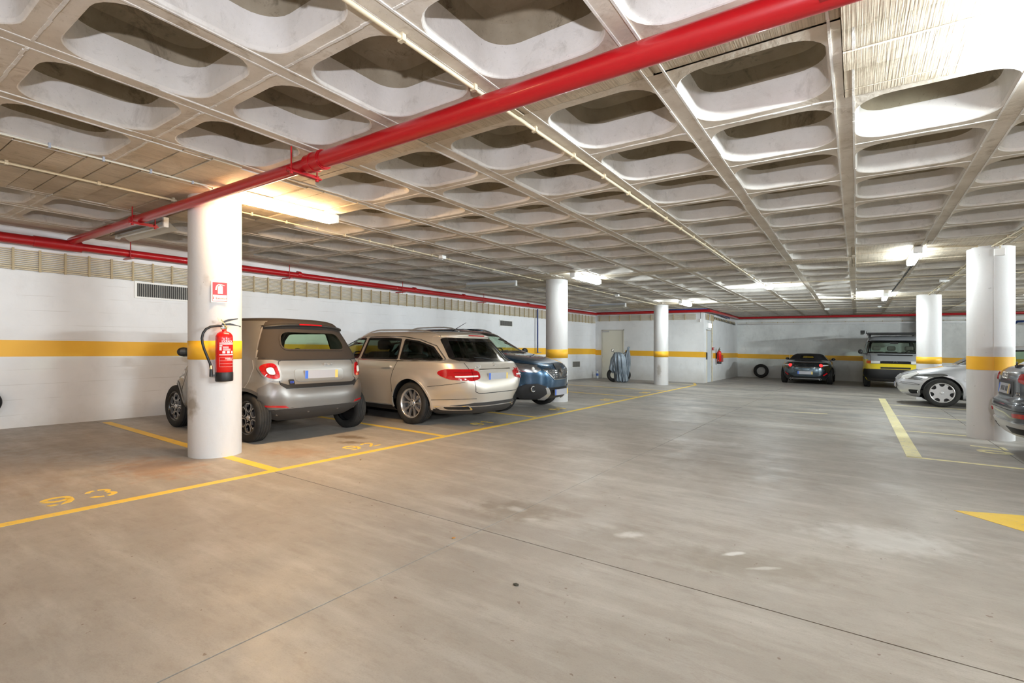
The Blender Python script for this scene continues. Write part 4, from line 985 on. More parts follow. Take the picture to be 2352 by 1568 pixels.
def make_wheel(parent, x, y, sg, r, rr, wd, style, rimm):
    """tyre with its rim, spokes and cap; sg is the outer side"""
    h = wd / 2; M = Matrix.Translation((x, y, r)); flip = Matrix.Diagonal((1, sg, 1, 1)); MM = (M @ flip)
    sh = r - rr; prof = [(rr - .01, -h * .8), (rr + sh * .15, -h * .93), (rr + sh * .5, -h), (r - .025, -h * .93), (r - .006, -h * .8)]
    for k in range(4):
        a = -h * .8 + (k + .6) * h * 1.6 / 4.2; prof += [(r, a - .012), (r, a - .003), (r - .008, a - .002), (r - .008, a + .004), (r, a + .005)]
    prof += [(r - .006, h * .8), (r - .025, h * .93), (rr + sh * .5, h), (rr + sh * .15, h * .93), (rr - .006, h * .8), (rr - .012, h * .4)]
    t = MB().lathe(prof, 48, axis='y'); t.v = [tuple(MM @ Vector(v)) for v in t.v]; w_ = t.build('wheel', M_TYRE, parent)
    def put(mb, nm, m): mb.v = [tuple(MM @ Vector(v)) for v in mb.v]; return mb.build(nm, m, w_)
    put(MB().lathe([(rr - .014, -h * .6), (rr - .02, h * .55), (rr - .012, h * .84), (rr + .004, h * .86), (rr + .006, h * .78)], 48, axis='y'), 'rim', rimm if style != 'black_loop' else M_ALLOYB)
    back = h * .05; face = h * .62
    put(MB().lathe([(0, back), (rr - .016, back)], 32, axis='y'), 'brake_disc', M_BLK)
    put(MB().lathe([(.05, back + .01), (rr * .62, back + .01), (rr * .62, back - .0)], 32, axis='y'), 'brake_disc', mat('dark_disc', (.12, .12, .12), .4, .8))
    def sp(poly, nm, m, d0=None, d1=None, dish=0.0):
        f = lambda a, b, q: (a, q - dish * (1 - min(1, math.hypot(a, b) / rr)), b)
        return put(MB().prism(poly, face - .03 if d0 is None else d0, face if d1 is None else d1, f), nm, m)
    def rot(P_, a): c, s_ = math.cos(a), math.sin(a); return [(p * c - q * s_, p * s_ + q * c) for p, q in P_]
    R_ = rr - .012
    if style == 'y5':
        for k in range(5):
            for s2 in (-1, 1):
                P_ = [(.012 * s2, .04), (.03 * s2, .05), (.036 * s2, R_ * .45), (.088 * s2, R_ * .97), (.052 * s2, R_ * 1.0), (.012 * s2, R_ * .5)]
                if s2 < 0: P_ = P_[::-1]
                sp(rot(P_, 2 * math.pi * k / 5), 'spoke', rimm, dish=.02)
    elif style == 'seven':
        n = 7; disc = []
        P_ = []
        for k in range(n):
            a0 = 2 * math.pi * k / n; hw = math.pi / n
            for q, rad in ((-.48, R_), (-.40, R_ * .86), (-.2, R_ * .74), (0, R_ * .70), (.2, R_ * .74), (.40, R_ * .86), (.48, R_)):
                P_.append((rad * math.sin(a0 + q * hw * 1.35), rad * math.cos(a0 + q * hw * 1.35)))
            for q in (.85, 1.0, 1.15): P_.append((R_ * math.sin(a0 + q * hw), R_ * math.cos(a0 + q * hw)))
        P_ = P_[::-1]
        # holes of the disc: one petal plate between each pair of openings
        for k in range(n):
            a0 = 2 * math.pi * (k + .5) / n; hw = math.pi / n
            Q = [(R_ * 1.0 * math.sin(a0 + q * hw), R_ * math.cos(a0 + q * hw)) for q in (-.42, -.15, .15, .42)] + [(R_ * rd * math.sin(a0 + q * hw), R_ * rd * math.cos(a0 + q * hw)) for q, rd in ((.42, .84), (.62, .70), (1.0, .66))] + [(.03 * math.sin(a0 + hw), .03 * math.cos(a0 + hw)), (.03 * math.sin(a0 - hw), .03 * math.cos(a0 - hw))] + [(R_ * rd * math.sin(a0 + q * hw), R_ * rd * math.cos(a0 + q * hw)) for q, rd in ((-1.0, .66), (-.62, .70), (-.42, .84))]
            sp(Q, 'spoke', rimm)
    elif style == 'black_loop':
        for k in range(6):
            a = 2 * math.pi * k / 6
            lo = [(.0, .062), (.035, .075), (.062, R_ * .66), (.052, R_ * .93), (-.052, R_ * .93), (-.062, R_ * .66), (-.035, .075)]
            lo = rounded(lo, .03, 3); inn = inset(lo, .010)
            mb = MB(); n = len(lo); c_, s_ = math.cos(a), math.sin(a)
            g = lambda P_: [(p * c_ - q * s_, p * s_ + q * c_) for p, q in P_]
            A_, B_ = g(lo), g(inn); vs = [(p, face, q) for p, q in A_] + [(p, face, q) for p, q in B_] + [(p, face - .02, q) for p, q in A_] + [(p, face - .03, q) for p, q in B_]
            mb.add(vs, [(i, (i + 1) % n, n + (i + 1) % n, n + i) for i in range(n)] + [(i, (i + 1) % n, 2 * n + (i + 1) % n, 2 * n + i) for i in range(n)] + [(n + i, n + (i + 1) % n, 3 * n + (i + 1) % n, 3 * n + i) for i in range(n)])
            put(mb, 'spoke', M_SILV)
            sp(rot([(-.012, .05), (.012, .05), (.02, R_ * .6), (.035, R_), (-.035, R_), (-.02, R_ * .6)], a + math.pi / 6), 'spoke', M_ALLOYB, face - .03, face - .003)
    else:
        n = int(style)
        for k in range(n): sp(rot([(-.02, .04), (.02, .04), (.022, R_ * .6), (.034, R_), (-.034, R_), (-.022, R_ * .6)], 2 * math.pi * k / n), 'spoke', rimm, dish=.01)
    put(MB().lathe([(.06, face - .035), (.06, face - .006), (.052, face)], 24, axis='y'), 'hub', rimm if style != 'black_loop' else M_ALLOYB)
    put(MB().lathe([(.034, face - .01), (.034, face + .004), (.028, face + .006), (0, face + .006)], 20, axis='y'), 'hub_cap', M_GALV if style != 'black_loop' else M_SILV)
    for k in range(5):
        a = 2 * math.pi * k / 5 + .3; put(MB().lathe([(.007, face - .01), (.007, face + .004), (0, face + .004)], 6, axis='y', org=(.046 * math.sin(a), 0, .046 * math.cos(a))), 'wheel_bolt', M_GALV)
def tyre_mat():
    g = NG('tyre_rubber'); g.bump(g.noise(60, g.map((1, 3, 1)), detail=2), .3, .004); s_ = g.ramp(g.noise(8), [(.3, (.012, .012, .012)), (.7, (.03, .028, .025))]); return g.out(s_, .75, .3)
M_TYRE = tyre_mat()
def emblem_ring(c, side, y, z, r, m, star=True):
    p, n = c.cast(side, y, z); sg = -1 if side == 'B' else 1; pts = [(p.x + sg * .008, y + r * math.cos(a), z + r * math.sin(a)) for a in [2 * math.pi * k / 24 for k in range(25)]]
    mb = MB().tube(pts, .003, 6, caps=False)
    if star:
        for k in range(3):
            a = R(90 + 120 * k); mb.prism([(-.005, 0), (.005, 0), (0, r)], -.002, .004, lambda u, v, h: (p.x + sg * (.008 + h), y + v * math.cos(a) + u * -math.sin(a), z + v * math.sin(a) + u * math.cos(a)))
    return mb.build('star_emblem', m, c.e)

# ---- small grey convertible, tail to the lane
def car_small():
    pm = paint('satin_silver_paint', (.27, .26, .245), .6, .36, .35, .25); dk = paint('satin_grey_bumper', (.16, .15, .14), .7, .38, .3, .3)
    fab = mat('brown_black_canvas', (.028, .021, .016), .85, bump=.2, bscale=400)
    K = [(.21, -.95, 1.10, .58, 4, 3), (.24, -1.12, 1.25, .68, 3.6, 3), (.30, -1.25, 1.33, .77, 3.6, 3), (.36, -1.315, 1.36, .81, 4, 3), (.42, -1.345, 1.38, .825, 4.2, 3), (.55, -1.345, 1.39, .835, 4.4, 3), (.66, -1.31, 1.37, .83, 5, 3), (.74, -1.262, 1.31, .815, 6, 3),
         (.84, -1.235, 1.22, .80, 6.5, 3), (.94, -1.215, 1.10, .785, 6.5, 3), (1.02, -1.19, .98, .775, 6.5, 3), (1.08, -1.165, .86, .76, 6.5, 3.2), (1.2, -1.10, .66, .725, 6, 3.6), (1.34, -1.02, .44, .68, 5.5, 4), (1.45, -.965, .25, .635, 5, 4), (1.51, -.93, .10, .59, 4, 4), (1.54, -.82, -.05, .48, 3.4, 3.5), (1.552, -.62, -.2, .30, 3, 3), (1.556, -.45, -.3, .05, 3, 3)]
    c = Car('small_convertible', frame(-6.84, 3.80, 0, R(180 + 1.5)), 'small grey two seat convertible with brown canvas roof, parked behind the nearest column', K, -.05, [pm, fab, dk, M_BLK], None, flares=((-.935, .30, .34, .03, .12), (.935, .30, .34, .03, .12)))
    c.zone(3, lambda v: v.z < .22)
    c.zone(1, lambda v: v.z > 1.49 or (v.x < -.84 - max(0, 1.42 - v.z) * .42 and v.z > 1.005))
    W = [(.62, 1.02), (.70, 1.04), (.50, 1.27), (.34, 1.39), (-.45, 1.39), (-.50, 1.02)]
    c.window('side_window', 'S', W, rim=.028, r=.05)
    c.window('windscreen', 'F', [(-.58, 1.08), (.58, 1.08), (.50, 1.40), (-.50, 1.40)], rim=.03, r=.08)
    c.window('rear_window', 'B', [(-.50, 1.12), (.50, 1.12), (.44, 1.375), (-.44, 1.375)], rim=.02, r=.12, rimmat=fab)
    for x in (-.935, .935): c.arch(x, .30, .332, dk, .03, 'arch_trim')
    # lower bumper, tailgate shut lines, lights
    yb = lambda pts: pts + [(-a, b) for a, b in pts[::-1]]
    c.patch('rear_bumper', 'B', yb([])[0:0] + [(-.40, .42), (-.73, .41), (-.76, .50), (-.76, .66), (-.66, .735), (-.57, .70), (-.50, .645), (.50, .645), (.57, .70), (.66, .735), (.76, .66), (.76, .50), (.73, .41), (.40, .42)], dk if False else paint('satin_bumper_paint', (.15, .14, .13), .6, .36, .35, .25), .004, .012, .05)
    c.patch('lower_valance', 'B', [(-.735, .405), (-.60, .405), (-.45, .43), (.45, .43), (.60, .405), (.735, .405), (.66, .32), (.50, .262), (-.50, .262), (-.66, .32)], mat('dark_bumper_plastic', (.035, .032, .03), .65), .004, .012, .05)
    c.patch('tailgate_gap', 'B', [(-.50, .655), (.50, .655), (.56, .70), (.57, .735), (.48, .70), (-.48, .70), (-.57, .735), (-.56, .70)], M_BLK, .004, .006, .04)
    c.line('tailgate_seam', 'B', [(-.56, .70), (-.575, .86), (-.55, .985), (-.50, 1.01)], .008, M_BLK); c.line('tailgate_seam', 'B', [(.56, .70), (.575, .86), (.55, .985), (.50, 1.01)], .008, M_BLK)
    c.line('roof_seam', 'B', [(-.70, 1.03), (-.55, 1.003), (.55, 1.003), (.70, 1.03)], .010, M_BLK)
    for sg in (1, -1):
        P_ = rounded([(sg * .545, .765), (sg * .70, .785), (sg * .735, .945), (sg * .59, .975)], .08, 5)
        if sg < 0: P_ = P_[::-1]
        P2 = [( .5 * 0 + (a - sg * .665) * 1.28 + sg * .665, (b - .87) * 1.28 + .87) for a, b in P_]
        c.patch('lamp_bezel', 'B', P2, pm, .002, .010, .04)
        tl = c.patch('tail_lamp', 'B', P_, M_REDL, .010, .012, .03); cx, cz = sg * .642, .868
        P3 = [((a - cx) * .44 + cx, (b - cz) * .46 + cz) for a, b in P_]
        c.patch('lamp_centre', 'B', P3, M_CLRL, .022, .006, .03, parent=tl)
        P4 = [((a - cx) * .56 + cx, (b - cz) * .58 + cz) for a, b in P_]
        c.patch('lamp_ring', 'B', P4, M_REDD, .021, .003, .03, hole=[((a - cx) * .46 + cx, (b - cz) * .48 + cz) for a, b in P_], parent=tl)
        for k in range(8):
            a = 2 * math.pi * k / 8; q = [(cx + .048 * math.cos(a), cz + .048 * math.sin(a)), (cx + .078 * math.cos(a), cz + .088 * math.sin(a))]
            c.line('lamp_divider', 'B', q, .006, M_REDD, off=.022, parent=tl)
        c.patch('reflector', 'B', [(sg * .48, .425), (sg * .70, .445), (sg * .72, .465), (sg * .52, .455)][::sg], M_REDL, .014, .006, .03)
        for y in (.57, .22): 
            p, n = c.cast('B', sg * y, .34 + (.02 if y < .5 else 0)); MB().lathe([(0, -.0), (.016, 0), (.016, .02)], 14, axis='x', org=(p.x - .018, p.y, p.z)).build('parking_sensor', dk, c.e)
    # plate recess
    rec = rounded([(-.36, .735), (.36, .735), (.37, .885), (-.37, .885)], .05)
    c.patch('plate_recess', 'B', rec, paint('satin_recess_paint', (.36, .35, .33), .7, .3, .4, .2), .002, .004, .05)
    c.plate('B', -.02, .815, .50, .11)
    p, n = c.cast('B', 0, .94); text('maker_lettering', 'smart', .06, c.e, Matrix.Translation((p.x - .012, -.13, .95)) @ Matrix.Rotation(R(-90), 4, 'Z') @ Matrix.Rotation(R(90), 4, 'X'), M_CHROME, .003)
    o = c.patch('model_badge', 'B', rounded([(.455, .70 + .0), (.385, .70), (.385, .765), (.455, .765)], .015), M_BLK, .003, .006, .03)
    p, n = c.cast('B', .42, .735); text('badge_lettering', 'EQ', .038, o, Matrix.Translation((p.x - .016, .42, .732)) @ Matrix.Rotation(R(-90), 4, 'Z') @ Matrix.Rotation(R(90), 4, 'X'), mat('badge_blue', (.05, .12, .7), .3), .002)
    # roof lip with the high brake lamp
    lipm = mat('dark_lip', (.02, .018, .016), .5)
    pts = [(-.66, 1.395), (-.4, 1.432), (0, 1.445), (.4, 1.432), (.66, 1.395)]
    mb = MB(); vs = []
    for y, z in [(-.58 + 1.16 * k / 24, 1.462 - .045 * abs(-1 + 2 * k / 24) ** 2.6) for k in range(25)]:
        p, n = c.cast('B', y, z); vs += [(p.x + .10, y, z + .028), (p.x - .055, y, z + .008), (p.x - .058, y, z - .012), (p.x + .03, y, z - .035)]
    mb.add(vs, [(4 * k + j, 4 * k + j + 1, 4 * k + 5 + j, 4 * k + 4 + j) for k in range(24) for j in range(3)], 0, True); mb.build('roof_lip', lipm, c.e)
    vs = []
    for y in [-.17 + .34 * k / 8 for k in range(9)]:
        p, n = c.cast('B', y, 1.45); z = 1.462 - .045 * abs(y / .6) ** 2.6; vs += [(p.x - .061, y, z + .010), (p.x - .064, y, z - .008)]
    MB().add(vs, [(2 * k, 2 * k + 1, 2 * k + 3, 2 * k + 2) for k in range(8)]).build('brake_lamp', M_REDL, c.e)
    # sides
    c.line('door_seam', 'S', [(-.42, 1.0), (-.44, .8), (-.38, .5), (-.28, .30)], .007, M_BLK); c.line('door_seam', 'S', [(.66, 1.0), (.66, .6), (.60, .30)], .007, M_BLK)
    c.line('safety_cell_seam', 'S', [(-.86, 1.42), (-.93, 1.22), (-1.0, 1.03)], .014, M_SILV)
    c.line('panel_seam', 'S', [(-.96, 1.0), (-1.0, .9), (-.95, .72), (-.93, .66)], .008, M_SILV)
    c.patch('fuel_flap', 'R', [(-.60 + .055 * math.cos(a), .80 + .055 * math.sin(a)) for a in [2 * math.pi * k / 16 for k in range(16)]], M_BLK, .002, .004, .04)
    c.patch('fuel_flap', 'L', [(-.60 + .055 * math.cos(a), .80 + .055 * math.sin(a)) for a in [2 * math.pi * k / 16 for k in range(16)]], M_BLK, .002, .004, .04)
    c.patch('door_handle', 'S', rounded([(-.34, .86), (-.18, .86), (-.18, .89), (-.34, .89)], .012), pm, .004, .022, .04)
    c.patch('side_repeater', 'S', rounded([(.74, .70), (.82, .70), (.82, .73), (.74, .73)], .012), M_CLRL, .003, .006, .03)
    for sg in (1, -1):
        P_ = [(sg * (.64 + .10 * math.cos(a)), .76 + .085 * math.sin(a)) for a in [2 * math.pi * k / 20 for k in range(20)]]; c.patch('headlamp', 'F', P_, M_CLRL, .003, .01, .04)
    c.patch('front_grille', 'F', rounded([(-.42, .52), (.42, .52), (.46, .68), (-.46, .68)], .06), M_BLK, .003, .006, .06)
    c.mirror(.55, 1.0, M_BLK, .13, (.055, .10, .075))
    c.interior(-.80, .62, .35, .96, .60, [(-.05, -.34, .20, -.08), (-.05, .30, .13, .06)], steer=(.22, .32, .95))
    c.wheels((-.935, .935), .72, .298, .205, .175, 'black_loop')
    c.finish()
# ---- silver estate, tail to the lane
def car_estate():
    pm = paint('champagne_silver_paint', (.64, .585, .51), .6, .34)
    K = [(.17, -2.1, 1.95, .72, 3.5, 3.5), (.20, -2.33, 2.12, .80, 3.5, 3.5), (.28, -2.44, 2.18, .86, 3.6, 3.5), (.42, -2.475, 2.20, .885, 3.8, 3.5), (.56, -2.49, 2.21, .895, 5, 3.5), (.66, -2.475, 2.19, .90, 6, 3.5), (.74, -2.445, 2.12, .90, 7, 3.6), (.82, -2.41, 1.93, .895, 7, 3.8), (.90, -2.37, 1.55, .885, 7, 4.2), (.96, -2.335, 1.12, .87, 7, 5), (1.02, -2.285, .92, .835, 4.4, 4.5),
         (1.15, -2.17, .66, .77, 4.4, 4.2), (1.28, -2.05, .38, .705, 4.4, 4), (1.36, -1.965, .18, .66, 4.4, 4), (1.41, -1.90, .0, .61, 4.4, 3.6), (1.44, -1.78, -.15, .50, 3.6, 3.2), (1.452, -1.5, -.35, .30, 3, 3), (1.456, -1.2, -.6, .05, 3, 3)]
    c = Car('silver_estate_car', frame(-6.845, 6.09, 0, R(180)), 'champagne silver estate car parked between the small convertible and the blue car', K, -.3, [pm, M_TRIM, M_BLK], None, flares=((-1.42, .32, .37, .018, .12), (1.42, .32, .37, .018, .12)))
    c.zone(2, lambda v: v.z < .25)
    g = M_TINT; dg = tinted('rear_dark_glass', (.30, .36, .30), .1)
    c.window('front_side_window', 'S', [(.75, .985), (.82, 1.0), (.42, 1.225), (.12, 1.315), (-.16, 1.335), (-.16, .98)], g, rim=.024, r=.04)
    c.window('rear_side_window', 'S', [(-.22, .98), (-.22, 1.335), (-.75, 1.335), (-1.02, 1.32), (-1.10, .985)], dg, rim=.024, r=.03)
    c.window('load_side_window', 'S', [(-1.14, .985), (-1.09, 1.315), (-1.40, 1.285), (-1.72, 1.20), (-1.98, .995)], dg, rim=.024, r=.04)
    c.line('window_chrome', 'S', [(.80, .975), (-1.0, .965), (-2.03, .985), (-1.76, 1.21), (-1.42, 1.305), (-1.05, 1.348), (-.2, 1.352), (.12, 1.33), (.46, 1.235), (.84, 1.005)], .014, M_CHROME, .006)
    c.window('windscreen', 'F', [(-.70, 1.0), (.70, 1.0), (.58, 1.34), (-.58, 1.34)], g, rim=.035, r=.08)
    c.window('rear_window', 'B', [(-.70, 1.0), (-.52, .975), (.52, .975), (.70, 1.0), (.585, 1.335), (-.585, 1.335)], dg, rim=.05, r=.05)
    for x in (-1.42, 1.42): c.arch(x, .33, .378, pm, .022)
    # spoiler
    vs = []; mb = MB()
    for k in range(25):
        y = -.60 + 1.2 * k / 24; q = abs(y / .6); z = 1.395 - .03 * q ** 2; p, n = c.cast('B', y, z); vs += [(p.x + .16, y, z + .032 - .01 * q), (p.x - .075 + .05 * q ** 2, y, z + .0), (p.x - .07 + .05 * q ** 2, y, z - .02), (p.x + .03, y, z - .04)]
    mb.add(vs, [(4 * k + j, 4 * k + j + 1, 4 * k + 5 + j, 4 * k + 4 + j) for k in range(24) for j in range(3)], 0, True); mb.build('roof_spoiler', pm, c.e)
    vs = []
    for k in range(9):
        y = -.2 + .4 * k / 8; q = abs(y / .6); p, n = c.cast('B', y, 1.395); vs += [(p.x - .078, y, 1.39), (p.x - .078, y, 1.375)]
    MB().add(vs, [(2 * k, 2 * k + 1, 2 * k + 3, 2 * k + 2) for k in range(8)]).build('brake_lamp', M_REDL, c.e)
    p, n = c.cast('B', 0, 1.02); MB().tube([(p.x - .02, .0, 1.01), (p.x - .01, .12, 1.03), (p.x + .02, .38, 1.045)], .007, 6).build('rear_wiper', M_BLK, c.e)
    for sg in (1, -1):
        P_ = rounded([(sg * .44, .83), (sg * .60, .868), (sg * .85, .872), (sg * .875, .80), (sg * .85, .725), (sg * .60, .70), (sg * .45, .735)][::-sg], .04, 3)
        tl = c.patch('tail_lamp', 'B', P_, M_REDL, .003, .012, .03)
        S_ = [(-2.33, .868), (-2.24, .855), (-2.13, .82), (-2.17, .775), (-2.28, .73), (-2.38, .725), (-2.38, .87)]
        c.patch('tail_lamp_side', 'L' if sg > 0 else 'R', S_, M_REDL, .003, .011, .03, parent=tl)
        c.line('lamp_strip', 'B', [(sg * .50, .765), (sg * .80, .765)], .020, M_CLRL, .020, parent=tl); c.line('lamp_strip', 'B', [(sg * .50, .815), (sg * .80, .82)], .010, M_REDD, .020, parent=tl)
        c.line('lamp_split', 'B', [(sg * .60, .705), (sg * .585, .86)], .008, M_REDD, .020, parent=tl)
        c.patch('exhaust_trim', 'B', rounded([(sg * .50, .275), (sg * .74, .265), (sg * .80, .315), (sg * .56, .345)][::sg], .02), M_CHROME, .014, .010, .03)
        c.patch('exhaust_opening', 'B', rounded([(sg * .53, .29), (sg * .72, .28), (sg * .75, .31), (sg * .57, .33)][::sg], .015), M_BLK, .022, .004, .03)
        c.line('tailgate_seam', 'B', [(sg * .66, .99), (sg * .60, .84), (sg * .575, .69), (sg * .55, .545), (sg * .48, .515)], .008, M_BLK)
    c.line('tailgate_seam', 'B', [(-.48, .515), (.48, .515)], .010, M_BLK)
    c.patch('diffuser', 'B', [(-.82, .30), (-.60, .355), (-.5, .375), (.5, .375), (.60, .355), (.82, .30), (.78, .23), (.5, .21), (-.5, .21), (-.78, .23)], mat('dark_bumper_plastic', (.035, .032, .03), .65), .003, .008, .05)
    c.line('diffuser_chrome', 'B', [(-.56, .325), (.56, .325)], .014, M_CHROME, .014)
    c.line('chrome_strip', 'B', [(-.40, .865), (.40, .865)], .016, M_CHROME, .006)
    c.plate('B', 0, .755, .50, .11)
    emblem_ring(c, 'B', 0, .925, .042, M_CHROME)
    p, n = c.cast('B', .38, .915); text('model_lettering', 'C 200', .055, c.e, Matrix.Translation((p.x - .024, .43, .905)) @ Matrix.Rotation(R(-90), 4, 'Z') @ Matrix.Rotation(R(90), 4, 'X'), M_CHROME, .002)
    c.line('bumper_seam', 'S', [(-2.38, .69), (-2.2, .655), (-1.78, .60)], .006, M_BLK); c.line('bumper_crease', 'S', [(-2.42, .44), (-2.1, .42), (-1.78, .40)], .006, M_TRIM)
    c.line('door_seam', 'S', [(-.19, .965), (-.19, .6), (-.22, .27)], .007, M_BLK); c.line('door_seam', 'S', [(-1.12, .965), (-1.04, .80), (-1.0, .66), (-1.02, .55), (-1.06, .40)], .007, M_BLK); c.line('door_seam', 'S', [(.86, .93), (.92, .6), (.86, .3)], .007, M_BLK)
    c.line('sill_chrome', 'S', [(.95, .275), (-1.0, .275)], .010, M_CHROME, .004); c.line('shoulder_crease', 'S', [(1.2, .80), (-.6, .835), (-1.9, .87)], .006, pm, .004)
    for x in (-.12, -1.0): c.patch('door_handle', 'S', rounded([(x + .0, .855), (x + .20, .85), (x + .21, .885), (x, .89)], .014), pm, .006, .026, .04)
    for x0, x1 in ((-1.75, .1),):
        for sg in (1, -1):
            pts = []
            for k in range(17):
                x = x0 + (x1 - x0) * k / 16; h = .035 * min(1, 4 * min(k, 16 - k) / 16); p, n = c.cast('T', x, sg * .55); pts.append((x, sg * .55, p.z + h))
            MB().tube(pts, .012, 8).build('roof_rail', M_SILV, c.e)
    p, n = c.cast('T', -.1, 0); MB().tube([(-1.45, .0, 1.45), (-1.78, 0, 1.60)], [.007, .003], 8).build('aerial', M_BLK, c.e)
    for sg in (1, -1): c.patch('headlamp', 'F', rounded([(sg * .52, .66), (sg * .82, .70), (sg * .80, .78), (sg * .56, .74)][::sg], .03), M_CLRL, .003, .008, .04)
    c.patch('front_grille', 'F', rounded([(-.40, .50), (.40, .50), (.44, .70), (-.44, .70)], .04), M_BLK, .003, .008, .06)
    c.mirror(.62, .97, pm, .13, (.06, .10, .07))
    c.interior(-1.95, .85, .34, .93, .66, [(.0, -.36, .25, .17), (.0, .36, .25, .17), (-.85, -.38, .24, .14), (-.85, .38, .24, .14)], steer=(.42, .36, .92))
    c.wheels((-1.42, 1.42), .775, .325, .225, .215, 'y5')
    c.finish()
# ---- blue crossover, nose to the lane
def car_blue():
    pm = paint('deep_blue_paint', (.035, .085, .15), .7, .25); pl = mat('dark_bumper_plastic', (.035, .032, .03), .65)
    K = [(.22, -1.95, 1.92, .74, 3.5, 3), (.25, -2.10, 2.06, .82, 3.5, 3), (.34, -2.18, 2.14, .87, 3.6, 3), (.48, -2.22, 2.18, .895, 4, 3), (.62, -2.235, 2.19, .905, 4, 3), (.74, -2.225, 2.175, .91, 4, 3.1), (.84, -2.20, 2.13, .905, 4, 3.2), (.92, -2.18, 2.02, .895, 4, 3.3), (.98, -2.16, 1.84, .88, 4, 3.5), (1.04, -2.13, 1.52, .865, 4, 4), (1.09, -2.10, 1.18, .845, 4, 4.4), (1.14, -2.06, .98, .815, 4, 4.2),
         (1.27, -1.93, .72, .755, 4, 4), (1.40, -1.80, .46, .70, 4, 4), (1.49, -1.72, .26, .655, 4, 4), (1.545, -1.65, .06, .60, 4, 3.6), (1.575, -1.5, -.12, .50, 3.6, 3.2), (1.588, -1.3, -.3, .32, 3, 3), (1.592, -.9, -.6, .05, 3, 3)]
    c = Car('blue_crossover_car', frame(-6.66, 8.14, 0, 0), 'dark blue crossover with its nose to the lane beside the second column', K, -.1, [pm, pl, M_BLK], None, flares=((-1.32, .34, .38, .02, .12), (1.32, .34, .38, .02, .12)))
    c.zone(1, lambda v: v.z < .34)
    c.window('front_side_window', 'S', [(.92, 1.09), (.98, 1.12), (.55, 1.36), (.28, 1.455), (-.10, 1.485), (-.10, 1.08)], M_TINT, rim=.024, r=.04)
    c.window('rear_side_window', 'S', [(-.16, 1.08), (-.16, 1.485), (-.75, 1.475), (-1.05, 1.44), (-1.12, 1.10)], M_DARKG, rim=.024, r=.03)
    c.window('quarter_window', 'S', [(-1.18, 1.11), (-1.12, 1.43), (-1.42, 1.36), (-1.62, 1.18)], M_DARKG, rim=.024, r=.04)
    c.window('windscreen', 'F', [(-.72, 1.115), (-.4, 1.10), (.4, 1.10), (.72, 1.115), (.60, 1.50), (-.60, 1.50)], M_CLEARG, rim=.035, r=.08)
    c.window('rear_window', 'B', [(-.62, 1.12), (.62, 1.12), (.55, 1.44), (-.55, 1.44)], M_DARKG, rim=.035, r=.06)
    for x in (-1.32, 1.32): c.arch(x, .34, .375, pl, .05, 'arch_cladding')
    for sg in (1, -1):
        P_ = rounded([(sg * .48, .80), (sg * .56, .745), (sg * .70, .76), (sg * .865, .85), (sg * .90, .93), (sg * .82, .925), (sg * .55, .87)][::sg], .02, 3)
        hl = c.patch('headlamp', 'F', P_, M_LAMPI, .002, .010, .03)
        for y, z in ((.60, .815), (.75, .855)):
            p, n = c.cast('F', sg * y, z); MB().lathe([(.038, -.0), (.036, .02), (.02, .034), (0, .038)], 16, axis='x', org=(p.x + .002, p.y, p.z)).build('projector_lens', M_CLRL, hl)
        c.line('lamp_chrome', 'F', [(sg * .50, .79), (sg * .58, .75), (sg * .70, .765), (sg * .87, .855)], .010, M_CHROME, .012, parent=hl); c.line('lamp_chrome', 'F', [(sg * .52, .865), (sg * .80, .92)], .008, M_CHROME, .012, parent=hl)
        fr = [(sg * .36, .36), (sg * .40, .49), (sg * .54, .545), (sg * .66, .53), (sg * .80, .42), (sg * .82, .32), (sg * .6, .27), (sg * .42, .27)][::-sg]
        c.patch('lower_bumper_corner', 'F', fr, mat('black_bumper_plastic', (.025, .025, .027), .4), .006, .016, .04)
        p, n = c.cast('F', sg * .60, .445)
        MB().lathe([(.040, .0), (.046, .038), (.058, .036), (.060, .02)], 28, axis='x', org=(p.x + .022, p.y, p.z), M=Matrix.Rotation(R(sg * 14), 3, 'Z')).build('fog_lamp_ring', M_CHROME, c.e)
        MB().lathe([(.0, .016), (.046, .024)], 24, axis='x', org=(p.x + .022, p.y, p.z), M=Matrix.Rotation(R(sg * 14), 3, 'Z')).build('fog_lamp', M_BLK, c.e)
        c.patch('silver_skid_fin', 'F', [(sg * .42, .47), (sg * .36, .36), (sg * .44, .255), (sg * .30, .245), (sg * .28, .36), (sg * .36, .47)][::sg], M_SILV, .012, .018, .03)
    g1 = rounded([(-.46, .80), (-.40, .76), (-.22, .62), (.22, .62), (.40, .76), (.46, .80), (.40, .83), (.12, .80), (-.12, .80), (-.40, .83)], .02, 2)
    gr = c.patch('front_grille', 'F', g1, M_BLK, .002, .006, .04)
    for k, z in enumerate((.775, .74, .70, .66)):
        hw = .40 - k * .055
        for sg in (1, -1):
            y = .12
            while y < hw - .02: c.line('grille_bar', 'F', [(sg * y, z), (sg * min(hw, y + .055), z)], .010, M_CHROME, .009, parent=gr); y += .085
    c.line('grille_chrome', 'F', [(-.46, .805), (-.40, .76), (-.22, .615), (.22, .615), (.40, .76), (.46, .805)], .012, M_CHROME, .010, parent=gr)
    p, n = c.cast('F', 0, .74); em = MB(); f = lambda u, v, h: (p.x + .02 + h, u, .745 + v)
    oD, iD = [(0, .105), (.068, 0), (0, -.105), (-.068, 0)], [(0, .05), (.028, 0), (0, -.05), (-.028, 0)]
    vs = [f(a, b, .0) for a, b in oD] + [f((a + q) / 2, (b + r_) / 2, .018) for (a, b), (q, r_) in zip(oD, iD)] + [f(a, b, .0) for a, b in iD]
